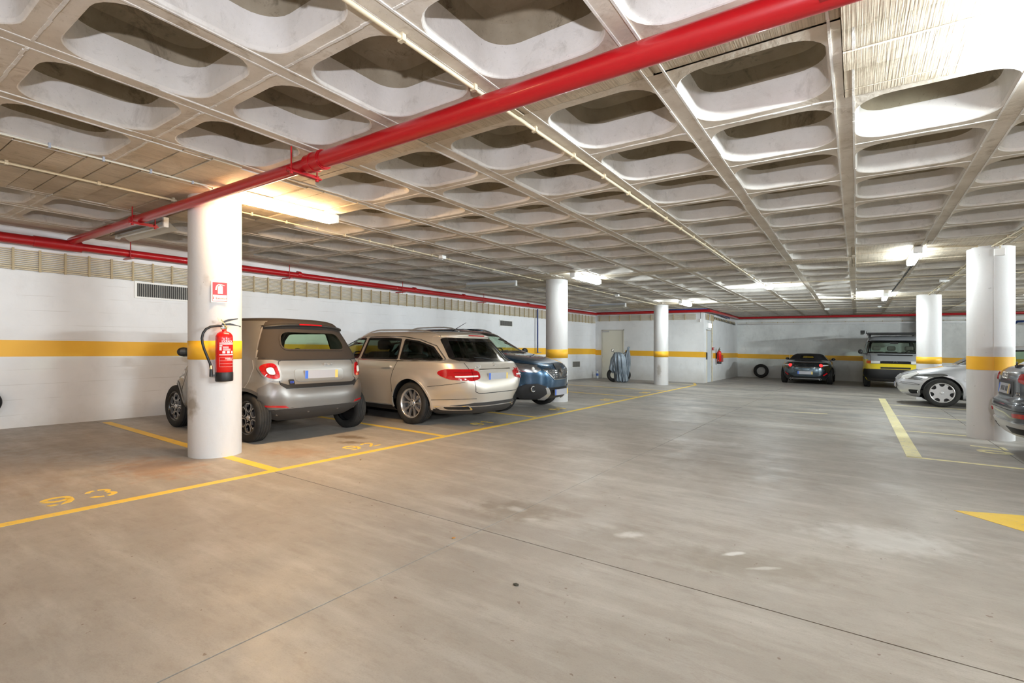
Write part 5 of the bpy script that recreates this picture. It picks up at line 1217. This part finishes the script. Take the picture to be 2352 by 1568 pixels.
    em.add(vs, [(i + 4 * k, (i + 1) % 4 + 4 * k, (i + 1) % 4 + 4 * k + 4, i + 4 * k + 4) for k in range(2) for i in range(4)]); em.build('diamond_emblem', M_CHROME, c.e)
    c.patch('emblem_backing', 'F', rounded([(-.10, .63), (.10, .63), (.12, .86), (.07, .90), (-.07, .90), (-.12, .86)], .02), M_BLK, .004, .010, .04)
    li = c.patch('lower_intake', 'F', [(-.34, .47), (.34, .47), (.27, .34), (-.27, .34)], M_BLK, .004, .008, .05)
    for z in (.37, .40, .43): c.line('intake_bar', 'F', [(-.28, z), (.28, z)], .008, pl, .012, parent=li)
    c.plate('F', 0, .375, .50, .11, x=p.x + .03)
    c.line('bonnet_seam', 'F', [(-.90, .945), (-.55, .895), (-.12, .895)], .007, M_BLK); c.line('bonnet_seam', 'F', [(.90, .945), (.55, .895), (.12, .895)], .007, M_BLK)
    for x in (-.12,): c.line('door_seam', 'S', [(x, 1.06), (x, .6), (x - .02, .34)], .007, M_BLK)
    c.line('door_seam', 'S', [(1.02, 1.04), (1.04, .7), (.96, .34)], .007, M_BLK); c.line('door_seam', 'S', [(-1.05, 1.06), (-1.0, .75), (-.94, .62)], .007, M_BLK)
    for x in (.0, -.92): c.patch('door_handle', 'S', rounded([(x - .2, .96), (x, .955), (x, .985), (x - .2, .99)], .012), M_CHROME, .006, .024, .04)
    for sg in (1, -1):
        pts = []
        for k in range(17):
            x = -1.5 + 1.6 * k / 16; p, n = c.cast('T', x, sg * .56); pts.append((x, sg * .56, p.z + .045 * min(1, 4 * min(k, 16 - k) / 16)))
        MB().tube(pts, .014, 8).build('roof_rail', M_SILV, c.e)
        P_ = [(sg * .55, .98), (sg * .88, .98), (sg * .88, .86), (sg * .6, .88)][::-sg]; c.patch('tail_lamp', 'B', P_, M_REDL, .003, .01, .05)
        p, n = c.cast('F', sg * .3, 1.12); MB().tube([(p.x + .015, sg * .3 - .25, 1.125), (p.x - .01, sg * .3 + .2, 1.15)], .006, 6).build('wiper', M_BLK, c.e)
    c.mirror(.72, 1.05, M_BLK, .14, (.065, .11, .08))
    c.interior(-1.8, .98, .40, 1.03, .68, [(-.1, -.36, .25, .22), (-.1, .36, .25, .22), (-.95, -.36, .25, .2), (-.95, .36, .25, .2)], steer=(.42, .36, 1.02))
    c.wheels((-1.32, 1.32), .78, .345, .24, .215, '5')
    c.finish()
# ---- silver saloon, nose to the lane on the right
def car_saloon():
    pm = paint('silver_paint', (.60, .61, .64), .5, .38)
    K = [(.17, -2.1, 1.85, .72, 3.5, 3), (.20, -2.3, 2.02, .80, 3.5, 3), (.28, -2.40, 2.14, .85, 3.5, 3), (.40, -2.43, 2.20, .88, 3.6, 3), (.50, -2.43, 2.225, .89, 3.6, 3), (.58, -2.42, 2.21, .895, 3.6, 3), (.66, -2.40, 2.16, .90, 3.6, 3.1), (.74, -2.38, 2.05, .895, 3.6, 3.2), (.81, -2.35, 1.86, .885, 3.6, 3.4), (.87, -2.32, 1.60, .875, 3.6, 3.8), (.925, -2.25, 1.28, .86, 3.6, 4.4), (.955, -2.0, 1.14, .84, 4, 5),
         (1.03, -1.75, 1.02, .80, 4, 5), (1.14, -1.5, .86, .745, 4, 5), (1.26, -1.25, .62, .69, 4, 4.5), (1.35, -1.05, .36, .645, 4, 4), (1.405, -.88, .1, .58, 3.8, 3.4), (1.43, -.75, -.2, .45, 3.4, 3), (1.44, -.6, -.35, .2, 3, 3), (1.442, -.5, -.42, .04, 3, 3)]
    c = Car('silver_saloon_car', frame(2.93, 15.27, 0, R(180)), 'silver saloon with its nose to the lane, half hidden by the seamed right column', K, -.2, [pm, M_BLK], None, flares=((-1.42, .325, .39, .02, .10), (1.42, .325, .39, .02, .10)))
    c.zone(1, lambda v: v.z < .19)
    c.window('front_side_window', 'S', [(.92, .985), (.60, 1.18), (.25, 1.31), (-.30, 1.33), (-.30, .985)], M_TINT, rim=.024, r=.04)
    c.window('rear_side_window', 'S', [(-.36, .985), (-.36, 1.33), (-.75, 1.30), (-1.12, 1.18), (-1.32, 1.0)], M_TINT, rim=.024, r=.04)
    c.window('windscreen', 'F', [(-.76, .97), (.76, .97), (.60, 1.34), (-.60, 1.34)], M_CLEARG, rim=.025, r=.06)
    for x in (-1.42, 1.42): c.arch(x, .325, .375, pm, .035)
    for sg in (1, -1):
        P_ = rounded([(sg * .54, .60), (sg * .66, .59), (sg * .84, .71), (sg * .80, .76), (sg * .60, .70)][::sg], .025, 3)
        c.patch('headlamp', 'F', P_, M_LAMPI, .002, .008, .03)
        c.patch('headlamp_side', 'L' if sg > 0 else 'R', rounded([(2.10, .60), (1.98, .62), (1.82, .745), (1.86, .765), (2.0, .715), (2.12, .66)], .02), M_CLRL, .003, .007, .03)
        c.line('lamp_rim', 'L' if sg > 0 else 'R', [(2.12, .595), (1.98, .61), (1.81, .74), (1.85, .775), (2.0, .725), (2.12, .67)], .008, M_CHROME, .006)
        c.line('bumper_strip', 'L' if sg > 0 else 'R', [(2.16, .50), (1.9, .475), (1.78, .478), (1.9, .515), (2.14, .53)], .007, M_TRIM, .002)
        c.patch('fog_recess', 'F', rounded([(sg * .50, .26), (sg * .72, .29), (sg * .74, .35), (sg * .52, .36)][::sg], .03), M_BLK, .002, .004, .03)
        p, n = c.cast('F', sg * .62, .31); MB().lathe([(0, .0), (.035, 0), (.034, .02), (0, .03)], 18, axis='x', org=(p.x - .002, p.y, p.z)).build('fog_lamp', M_CLRL, c.e)
    c.patch('front_grille', 'F', rounded([(-.34, .58), (.34, .58), (.40, .70), (-.40, .70)], .05), M_GALV, .002, .008, .05)
    c.line('bumper_seam', 'S', [(1.82, .60), (1.72, .57), (1.60, .575)], .006, M_TRIM)
    c.plate('F', 0, .44, .50, .11)
    c.line('door_seam', 'S', [(.92, .93), (.96, .7), (.9, .22)], .007, M_BLK); c.line('door_seam', 'S', [(-.33, .96), (-.33, .25)], .007, M_BLK); c.line('crease', 'S', [(1.6, .78), (.5, .81), (-2.0, .84)], .010, pm, .005)
    c.line('sill_line', 'S', [(1.03, .27), (-1.0, .27)], .012, M_CHROME, .004)
    p, n = c.cast('T', 1.9, 0); c.mirror(.80, .97, mat('mirror_blue_reflection', (.02, .05, .22), .15, coat=1), .13, (.06, .10, .07)); c.patch('side_repeater', 'S', rounded([(1.02, .615), (1.035, .615), (1.035, .65), (1.02, .65)], .005), M_CLRL, .002, .005, .02)  # mirror shells coloured blue to imitate a reflection
    c.interior(-1.4, .8, .34, .92, .62, [(-.1, -.36, .25, .18), (-.1, .36, .25, .18)])
    c.wheels((-1.42, 1.42), .79, .325, .222, .205, 'seven')
    c.finish()
# ---- black roadster, tail to the lane
def car_roadster():
    pm = paint('black_green_paint', (.018, .022, .026), .6, .2); fab = mat('black_canvas', (.010, .010, .011), .85)
    K = [(.15, -1.7, 1.6, .66, 3.2, 3), (.18, -1.86, 1.82, .76, 3.2, 3), (.28, -1.93, 1.90, .83, 3.2, 3), (.42, -1.955, 1.93, .86, 3.2, 3), (.56, -1.95, 1.92, .868, 3.2, 3), (.66, -1.93, 1.83, .865, 3.2, 3), (.74, -1.90, 1.60, .85, 3.2, 3.2), (.80, -1.86, 1.25, .825, 3.4, 3.5), (.85, -1.72, .85, .79, 3.6, 3.6), (.885, -1.35, .66, .73, 3.6, 3.6), (.94, -1.08, .56, .655, 3.4, 3.6), (1.0, -.98, .42, .60, 3.4, 3.6), (1.08, -.87, .20, .54, 3.4, 3.6), (1.13, -.75, .05, .47, 3.2, 3.2), (1.16, -.60, -.1, .33, 3, 3), (1.17, -.4, -.2, .05, 3, 3)]
    c = Car('black_roadster', frame(-1.53, 22.72, 0, R(90)), 'low black roadster with a soft top, tail to the lane before the far wall', K, -.1, [pm, fab], None, scale=.955, N=200, flares=((-1.155, .31, .36, .03, .14), (1.155, .31, .36, .03, .14)))
    c.zone(1, lambda v: v.z > 1.09 or (v.z > .90 and v.x < -.35))
    c.window('side_window', 'S', [(.52, .92), (.12, 1.10), (-.45, 1.09), (-.60, .92)], M_TINT, rim=.025, r=.04)
    c.window('windscreen', 'F', [(-.55, .92), (.55, .92), (.42, 1.10), (-.42, 1.10)], M_CLEARG, rim=.03, r=.05); c.window('rear_window', 'B', [(-.24, .97), (.24, .97), (.22, 1.085), (-.22, 1.085)], M_CLEARG, rim=.02, r=.03)
    for x in (-1.155, 1.155): c.arch(x, .31, .335, pm, .03)
    for sg in (1, -1):
        p, n = c.cast('B', sg * .50, .72); MB().lathe([(.062, 0), (.060, .03), (.03, .045), (0, .048)], 24, axis='x', org=(p.x, p.y, p.z), M=Matrix.Diagonal((-1, 1, 1)).to_3x3()).build('tail_lamp', mat('glowing_red_lens', (.9, .02, .02), .1, coat=.8, emit=1.2, ecol=(1, .02, .02)), c.e)
        c.patch('lamp_wing', 'B', [(sg * .56, .70), (sg * .72, .72), (sg * .72, .735), (sg * .56, .74)][::sg], M_CLRL, .003, .008, .03)
        c.patch('reflector', 'B', [(sg * .58, .33), (sg * .70, .42), (sg * .68, .45), (sg * .56, .36)][::sg], M_REDL, .004, .008, .03)
        p, n = c.cast('B', sg * .48, .22); MB().lathe([(.03, .0), (.038, -.04), (.032, -.04), (.03, .0)], 16, axis='x', org=(p.x + .02, p.y, .20)).build('exhaust_tip', M_CHROME, c.e)
    c.patch('bumper_panel', 'B', [(-.50, .62), (.50, .62), (.62, .55), (.50, .36), (.34, .30), (-.34, .30), (-.50, .36), (-.62, .55)], paint('slate_paint', (.05, .075, .095), .6, .25), .002, .006, .05)
    c.line('diffuser_line', 'B', [(-.45, .22), (.45, .22)], .03, M_SILV, .004); c.line('tail_seam', 'B', [(-.44, .64), (.44, .64)], .010, M_CHROME, .003)
    c.plate('B', 0, .44, .50, .11); c.line('boot_seam', 'B', [(-.52, .80), (-.44, .66), (.44, .66), (.52, .80)], .007, M_BLK)
    c.patch('badge_strip', 'B', [(.24, .70), (.36, .70), (.36, .712), (.24, .712)], M_CHROME, .003, .004, .03)
    c.line('door_seam', 'S', [(-.55, .85), (-.50, .4)], .007, M_BLK); c.mirror(.42, .88, pm, .14, (.05, .09, .06))
    c.interior(-.55, .5, .25, .80, .56, [(-.25, -.3, .2, .16), (-.25, .3, .2, .16)])
    c.wheels((-1.155, 1.155), .76, .305, .215, .20, '5', rimmat=M_ALLOYB)
    c.finish()
# ---- grey and yellow van, nose to the lane
def car_van():
    gm = paint('grey_van_paint', (.36, .375, .39), .0, .35, .6); ym = paint('yellow_van_paint', (.82, .62, .03), .0, .35, .6); pl = mat('dark_bumper_plastic', (.035, .032, .03), .65)
    K = [(.24, -1.6, 1.55, .76, 6, 5), (.27, -1.72, 1.72, .84, 6, 5), (.36, -1.76, 1.80, .88, 6, 5), (.50, -1.78, 1.84, .90, 6, 5), (.64, -1.79, 1.84, .91, 6, 5), (.76, -1.79, 1.81, .915, 6, 5), (.90, -1.79, 1.74, .92, 6, 5), (1.04, -1.79, 1.62, .92, 6, 5), (1.16, -1.79, 1.48, .915, 6, 5), (1.22, -1.79, 1.36, .905, 6, 5), (1.40, -1.78, 1.14, .87, 6, 5), (1.60, -1.77, .90, .825, 6, 5), (1.74, -1.76, .72, .785, 6, 5), (1.84, -1.74, .50, .73, 5, 4.5), (1.89, -1.65, .30, .62, 4, 4), (1.915, -1.4, 0, .42, 3.5, 3.5), (1.92, -.9, -.3, .1, 3, 3)]
    c = Car('camper_van', frame(1.05, 22.28, 0, R(-90)), 'grey over yellow camper van with a roof rack at the far wall', K, 0, [gm, ym, pl], None, scale=.935, N=220, flares=((1.0, .33, .36, .015, .1),), cat='van')
    c.zone(1, lambda v: v.z < (1.02 if v.x < 1.45 else .87)); c.zone(2, lambda v: v.z < .50 and v.x > 1.3)
    c.window('windscreen', 'F', [(-.80, 1.245), (.80, 1.245), (.70, 1.72), (-.70, 1.72)], M_CLEARG, rim=.035, r=.07)
    c.window('cab_window', 'S', [(1.18, 1.24), (.92, 1.50), (.74, 1.70), (.35, 1.70), (.35, 1.20), (1.1, 1.20)], M_CLEARG, rim=.025, r=.04)
    c.window('side_window', 'S', [(.25, 1.22), (.25, 1.70), (-.70, 1.70), (-.70, 1.22)], M_CLEARG, rim=.025, r=.05); c.window('rear_side_window', 'S', [(-.80, 1.22), (-.80, 1.70), (-1.6, 1.70), (-1.6, 1.22)], M_CLEARG, rim=.025, r=.05)
    c.window('rear_window', 'B', [(-.68, 1.22), (.68, 1.22), (.64, 1.70), (-.64, 1.70)], M_CLEARG, rim=.03, r=.06)
    for x in (-1.1, 1.0): c.arch(x, .33, .36, ym, .03)
    for sg in (1, -1):
        hl = c.patch('headlamp', 'F', rounded([(sg * .43, .875), (sg * .69, .875), (sg * .69, .975), (sg * .43, .975)][::sg], .012), M_CLRL, .003, .012, .04)
        c.line('lamp_rim', 'F', [(sg * .43, .872), (sg * .69, .872), (sg * .69, .978), (sg * .43, .978), (sg * .43, .872)], .008, M_TRIM, .013, parent=hl)
        c.patch('indicator', 'F', rounded([(sg * .70, .875), (sg * .82, .875), (sg * .82, .975), (sg * .70, .975)][::sg], .01), M_ORG, .003, .010, .04)
    gr = c.patch('front_grille', 'F', [(-.42, .88), (.42, .88), (.42, .955), (.36, .968), (-.36, .968), (-.42, .955)], M_BLK, .003, .008, .04)
    for z in (.905, .93): c.line('grille_bar', 'F', [(-.40, z), (.40, z)], .006, pl, .012, parent=gr)
    c.patch('upper_vent', 'F', rounded([(-.50, 1.165), (.50, 1.165), (.50, 1.20), (-.50, 1.20)], .015), M_BLK, .003, .004, .05)
    c.patch('front_bumper', 'F', [(-.86, .38), (.86, .38), (.89, .52), (.87, .68), (-.87, .68), (-.89, .52)], M_BLK, .006, .03, .06)
    c.patch('bumper_slot', 'F', [(-.42, .70), (.42, .70), (.42, .76), (-.42, .76)], M_BLK, .003, .006, .05)
    c.plate('F', .0, .60, .50, .11); emblem_ring(c, 'F', 0, .92, .055, M_CHROME, False)
    c.line('bonnet_seam', 'F', [(-.70, .99), (-.72, 1.20)], .008, M_BLK); c.line('bonnet_seam', 'F', [(.70, .99), (.72, 1.20)], .008, M_BLK)
    c.mirror(1.06, 1.20, M_BLK, .15, (.05, .09, .10))
    # roof rack with awning
    rk = c.box('roof_rack', (-1.5, -.78, 1.975), (.72, .78, 2.0), M_SILV)
    c.box('rack_front_bar', (.68, -.82, 1.955), (.76, .82, 2.02), M_BLK, .01, parent=rk)
    for x in (-1.2, .3):
        for sg in (1, -1): c.box('rack_foot', (x - .03, sg * .70 - .03, 1.84), (x + .03, sg * .70 + .03, 1.98), M_BLK, .008, parent=rk)
    for sg in (1, -1): MB().tube([(.7, sg * .80, 2.0), (.72, sg * .80, 2.07), (-.9, sg * .80, 2.07), (-.9, sg * .8, 2.0)], .012, 8).build('rack_rail', M_SILV, rk)
    aw = c.box('awning_case', (-1.3, -1.0, 2.0), (.55, -.88, 2.10), M_SILV, .02); c.box('awning_cap', (.55, -1.01, 1.99), (.60, -.87, 2.11), M_BLK, .012, parent=aw)
    c.interior(-1.6, 1.25, .55, 1.20, .80, [(.45, -.5, .23, .12), (.45, -.05, .2, .12), (.45, .48, .25, .12)], M_SEATG, steer=(.95, .48, 1.20))
    MB().box((.93, -.12, 1.60), (.95, .12, 1.67)).build('rear_view_mirror', M_INT, c.e)
    c.wheels((1.0, -1.1), .80, .33, .20, .205, '5', rimmat=M_GALV)
    c.finish()
# ---- grey crossover at the right edge, tail to the lane
def car_grey():
    pm = paint('slate_grey_paint', (.07, .08, .10), .6, .3)
    K = [(.24, -1.9, 1.8, .72, 4, 3), (.27, -2.02, 1.98, .80, 4, 3), (.36, -2.10, 2.05, .86, 4, 3), (.48, -2.13, 2.09, .885, 5, 3), (.60, -2.135, 2.10, .895, 6, 3), (.66, -2.12, 2.09, .90, 6, 3), (.72, -2.09, 2.06, .90, 5, 3), (.82, -2.085, 1.98, .90, 5, 3.2), (.92, -2.085, 1.8, .89, 5, 3.4), (1.00, -2.06, 1.5, .88, 5, 4), (1.06, -1.99, 1.1, .86, 5, 4.4), (1.10, -1.90, .95, .83, 4.2, 4.4), (1.22, -1.76, .7, .77, 4.2, 4), (1.36, -1.62, .4, .70, 4, 4), (1.45, -1.55, .15, .64, 4, 3.8), (1.49, -1.45, -.05, .55, 3.6, 3.4), (1.505, -1.2, -.3, .35, 3, 3), (1.51, -.9, -.6, .05, 3, 3)]
    c = Car('grey_crossover_car', frame(1.40 + 2.13 * .97, 8.13, 0, 0), 'slate grey crossover cut by the right edge, tail to the lane', K, -.1, [pm, M_BLK], None, flares=((-1.3, .34, .38, .02, .12), (1.3, .34, .38, .02, .12)))
    c.zone(1, lambda v: v.z < .27)
    c.window('front_side_window', 'S', [(.80, 1.08), (.42, 1.30), (.10, 1.40), (-.18, 1.42), (-.18, 1.07)], M_TINT, rim=.024, r=.04); c.window('rear_side_window', 'S', [(-.24, 1.07), (-.24, 1.42), (-.9, 1.40), (-1.15, 1.34), (-1.3, 1.10)], M_DARKG, rim=.024, r=.04)
    c.window('rear_window', 'B', [(-.66, 1.09), (.66, 1.09), (.54, 1.42), (-.54, 1.42)], M_TINT, rim=.04, r=.06); c.window('windscreen', 'F', [(-.66, 1.09), (.66, 1.09), (.54, 1.42), (-.54, 1.42)], M_TINT, rim=.04, r=.06)
    for x in (-1.3, 1.3): c.arch(x, .34, .375, M_BLK, .045, 'arch_cladding')
    for sg in (1, -1):
        c.patch('tail_lamp', 'B', rounded([(sg * .50, .99), (sg * .79, 1.0), (sg * .80, .84), (sg * .70, .80), (sg * .60, .88), (sg * .50, .90)][::-sg], .03), M_REDL, .003, .012, .03)
        c.patch('reflector', 'B', rounded([(sg * .50, .545), (sg * .74, .555), (sg * .74, .505), (sg * .50, .50)][::-sg], .015), M_REDL, .004, .008, .04)
    c.patch('skid_plate', 'B', [(-.80, .40), (-.60, .44), (.60, .44), (.80, .40), (.66, .29), (-.66, .29)], M_SILV, .006, .014, .05)
    c.patch('skid_recess', 'B', [(-.60, .385), (-.25, .385), (-.30, .32), (-.55, .32)], M_BLK, .02, .004, .05); c.patch('skid_recess', 'B', [(.60, .385), (.25, .385), (.30, .32), (.55, .32)][::-1], M_BLK, .02, .004, .05)
    c.line('bumper_seam', 'B', [(-.85, .66), (-.4, .645), (.4, .645), (.85, .66)], .010, M_BLK); c.line('bumper_crease', 'B', [(-.8, .575), (.8, .575)], .008, M_BLK)
    c.patch('plate_recess', 'B', [(-.34, .72), (.34, .72), (.36, .90), (-.36, .90)], M_BLK, .001, .002, .05)
    pl_ = c.plate('B', .0, .81, .50, .12, 8)
    for y in (-.16, -.10, -.01, .05, .11): MB().box((-.0075, y - .018, -.03), (-.0065, y + .018, .03)).build('plate_character', M_BLK, pl_)
    p, n = c.cast('B', 0, .96)
    mb = MB()
    for k in range(4): mb.tube([(p.x - .012, -.087 + .058 * k + .036 * math.cos(a), .965 + .036 * math.sin(a)) for a in [2 * math.pi * j / 20 for j in range(21)]], .005, 6, caps=False)
    mb.build('ring_emblem', M_CHROME, c.e)
    p, n = c.cast('B', -.48, .79); text('model_lettering', '30 TFSI', .055, c.e, Matrix.Translation((p.x - .012, -.52, .765)) @ Matrix.Rotation(R(-90), 4, 'Z') @ Matrix.Rotation(R(90), 4, 'X'), M_CHROME, .003)
    p, n = c.cast('B', 0, 1.08); MB().box((p.x - .06, -.05, 1.06), (p.x - .0, .05, 1.09)).build('wiper_base', M_BLK, c.e); MB().tube([(p.x - .05, 0, 1.10), (p.x - .02, .18, 1.11), (p.x + .02, .36, 1.12)], .009, 6).build('rear_wiper', M_BLK, c.e)
    vs = []; mb = MB()
    for k in range(17):
        y = -.58 + 1.16 * k / 16; q = abs(y / .58); z = 1.455 - .02 * q ** 2; p, n = c.cast('B', y, z); vs += [(p.x + .14, y, z + .03), (p.x - .12, y, z + .0), (p.x - .11, y, z - .025), (p.x + .03, y, z - .04)]
    mb.add(vs, [(4 * k + j, 4 * k + j + 1, 4 * k + 5 + j, 4 * k + 4 + j) for k in range(16) for j in range(3)], 0, True); mb.build('roof_spoiler', pm, c.e)
    c.interior(-1.6, .8, .40, 1.0, .66, [(-.1, -.36, .25, .2), (-.1, .36, .25, .2)])
    c.mirror(.60, 1.03, pm, .13, (.06, .10, .07))
    c.wheels((-1.3, 1.3), .79, .34, .235, .21, '5')
    c.finish()
for fn in (car_small, car_estate, car_blue, car_saloon, car_roadster, car_van, car_grey): fn()
# ---------------------------------------------------------------- loose things
# worn tyre leaning on the far wall
e = empty('car_tyre', Matrix.Translation(SH(-3.50, YF - .215, 0)) @ Matrix.Rotation(R(-8), 4, 'X'), 'loose black tyre leaning upright on the far wall left of the roadster', 'tyre')
r_ = .30; prof = [(.185, -.07), (.20, -.085), (.25, -.095), (.285, -.085), (r_ - .003, -.07)]
for k in range(4): a = -.055 + k * .034; prof += [(r_, a - .008), (r_, a + .008), (r_ - .008, a + .010), (r_ - .008, a + .018)]
prof += [(r_ - .003, .07), (.285, .085), (.25, .095), (.20, .085), (.185, .07), (.19, .0), (.185, -.07)]
t = MB().lathe(prof, 56, axis='y', org=(0, 0, .302)); t.build('tread', M_TYRE, e)
MB().lathe([(.183, -.075), (.195, -.088), (.197, -.084), (.186, -.07)], 56, axis='y', org=(0, 0, .302)).build('bead', M_DKR, e)
# motorcycle under a grey cover
e = empty('covered_motorcycle', frame(-6.90, 16.74, 0, R(34.6)), 'small motorcycle under a draped silver grey cover before the cream door', 'motorcycle')
def cover_mat():
    g = NG('silver_cover_cloth'); c = g.ramp(g.noise(3, detail=4), [(.3, (.13, .16, .19)), (.7, (.30, .35, .40))]); g.b.inputs['Metallic'].default_value = .35
    g.bump(g.noise(14, g.map((1, 1, .35)), detail=6), .5, .03); return g.out(c, .38)
M_COVER = cover_mat()
def drape(ctrl, name, folds=11, amp=.05, n=96, seed=1, open_bottom=.0):
    """rings of cloth: ctrl rows are (z, cx, cy, rx, ry); folds deepen towards the hem"""
    rr = random.Random(seed); ph = [rr.uniform(0, 6.28) for _ in range(5)]; C_ = cmr([list(c) + [0] * (6 - len(c)) for c in ctrl], .05); z0, z1 = ctrl[0][0], ctrl[-1][0]; vs = []; m = len(C_)
    for i, (z, cx, cy, rx, ry, _) in enumerate(C_):
        t = 1 - (z - z0) / (z1 - z0)
        for j in range(n):
            a = 2 * math.pi * j / n
            f = math.sin(folds * a + ph[0] + 1.2 * math.sin(2 * a + z * 2)) + .55 * math.sin(folds * 1.9 * a + ph[1] + z * 3) + .4 * math.sin(5 * a + ph[2] - z * 4)
            k = 1 + (amp * (.25 + t) * f) / max(rx, ry, .12)
            vs.append((cx + rx * k * math.cos(a), cy + ry * k * math.sin(a), z + (.03 * f * (i == 0))))
    fs = [(i * n + j, i * n + (j + 1) % n, (i + 1) * n + (j + 1) % n, (i + 1) * n + j) for i in range(m - 1) for j in range(n)]
    b = MB().add(vs, fs, 0, True); b.add(vs[-n:], [tuple(range(n))], 0, True); return b.build(name, M_COVER, e)
drape([(.02, .07, 0, .17, .16), (.18, .05, 0, .17, .17), (.42, .0, 0, .18, .18), (.66, -.03, 0, .20, .18), (.84, -.04, 0, .21, .17), (.96, -.06, 0, .19, .13), (1.03, -.08, 0, .13, .09), (1.06, -.09, 0, .04, .03)], 'front_cover', 12, .045, seed=2)
drape([(.34, -.20, .10, .09, .12), (.46, -.22, .1, .13, .14), (.60, -.20, .1, .13, .14), (.80, -.16, .06, .16, .14), (.96, -.12, .03, .12, .10), (1.04, -.10, 0, .06, .06)], 'bunched_cover', 9, .03, seed=5)
drape([(.06, .18, .16, .10, .14), (.3, .22, .16, .12, .16), (.6, .25, .16, .13, .16), (.9, .27, .14, .10, .12), (1.08, .29, .12, .06, .07), (1.18, .30, .11, .035, .04), (1.24, .31, .10, .04, .03), (1.26, .33, .1, .015, .015)], 'tail_cover', 8, .03, seed=8)
MB().tube([(-.10, -.02, 1.0), (.05, .03, .94), (.18, .06, 1.05), (.30, .1, 1.17)], .012, 8).build('cover_strap', M_BLK, e)
MB().tube([(-.10, 0, .98), (-.22, -.02, 1.04), (-.29, -.02, 1.12)], .009, 8).build('handlebar', M_BLK, e)
MB().lathe([(0, -.006), (.045, -.004), (.05, .004), (0, .012)], 20, axis='y', org=(-.29, -.03, 1.12)).build('mirror', M_CHROME, e)
MB().lathe([(.13, -.04), (.20, -.05), (.245, -.03), (.25, 0), (.245, .03), (.20, .05), (.13, .04)], 32, axis='y', org=(-.20, .12, .25)).build('wheel', M_TYRE, e)
MB().lathe([(.13, -.04), (.20, -.05), (.245, -.03), (.25, 0), (.245, .03), (.20, .05), (.13, .04)], 32, axis='y', org=(.16, .14, .25)).build('wheel', M_TYRE, e)
MB().tube([(-.12, -.05, .42), (-.16, -.08, .25), (-.2, -.1, .02)], .012, 6).build('stand', M_BLK, e)
MB().tube([(.38, .30, .28), (.40, .30, .40), (.39, .29, .55)], .016, 8).build('grab_rail', M_BLK, e)
# bottle in the corner
e = empty('plastic_bottle', Matrix.Translation(SH(-8.50, 18.30, 0)), 'clear plastic bottle with a blue label standing in the back left corner', 'bottle')
MB().lathe([(0, 0), (.045, 0), (.048, .02), (.048, .20), (.04, .25), (.018, .285), (.016, .30)], 24).build('body', mat('clear_plastic', (.80, .86, .88), .1, alpha=.55), e)
MB().lathe([(.0495, .10), (.0495, .19)], 24).build('label', mat('blue_label', (.05, .12, .45), .4), e); MB().lathe([(.019, .295), (.019, .32), (0, .322)], 16).build('cap', mat('blue_cap', (.04, .1, .5), .4), e)
# black round bag end at the left edge
e = empty('hanging_wheel', Matrix.Translation(SH(wlx(1.40) + .10, 1.40, .36)), 'small black tyre just cut by the left edge, against the left wall', 'tyre')
MB().lathe([(.09, -.035), (.12, -.045), (.15, -.04), (.165, -.02), (.167, 0), (.165, .02), (.15, .04), (.12, .045), (.09, .035), (.09, -.035)], 40, axis='x').build('tyre', M_BLK, e)
MB().lathe([(0, -.02), (.05, -.025), (.092, -.03), (.092, .03), (.05, .025), (0, .02)], 32, axis='x').build('hub', M_ALLOYB, e); MB().tube([(-.13, 0, 0), (.03, 0, 0)], .008, 8).build('wall_pin', M_GALV, e)
# black bumper pad on the wall end, little meter box by the second column
e = empty('wall_pad', Matrix.Identity(4), 'black pad on the wall end left of the recessed door', 'pad'); bevel(MB().box((XD + .003, 18.93, .84), (XD + .04, 18.99, 1.10), f=SH).build('pad', M_BLK, e), .006)
e = empty('meter_box', Matrix.Identity(4), 'teal and white pump meter on the wall conduits left of the second column', 'meter')
f = lambda a, b, c: SH(wlx(15.4) + .09 + a, 15.4 + b, c)
MB().box((0, 0, 2.33), (.10, .16, 2.46), f=f).build('body', mat('teal_plastic', (.10, .32, .34), .4), e); MB().box((0, .02, 2.06), (.08, .14, 2.32), f=f).build('cover', M_WPL, e); MB().box((.0, -.16, 2.0), (.04, -.04, 2.5), f=f).build('valve_pipe', M_BLK, e)
# small chips and leaves lying on the floor
for k, (x, y, s_, c, lb) in enumerate([(-1.378, 2.031, .016, (.05, .05, .04), 'small dark chip lying on the floor below the joint crossing'), (-2.02, 2.30, .012, (.45, .22, .06), 'tiny brown leaf scrap just left of the joint crossing'), (-4.15, 3.3, .012, (.3, .15, .05), 'tiny brown scrap on the floor near the bay corner')]):
    e = empty('floor_chip', frame(x, y, .0025, k), lb, 'litter'); bm_ = MB().prism([(-s_, 0), (-s_ * .4, s_ * .7), (s_ * .6, s_ * .6), (s_, -.1 * s_), (s_ * .3, -s_ * .6), (-s_ * .5, -s_ * .5)], 0, .004); bm_.build('chip', mat('chip_%d' % k, c, .7), e)
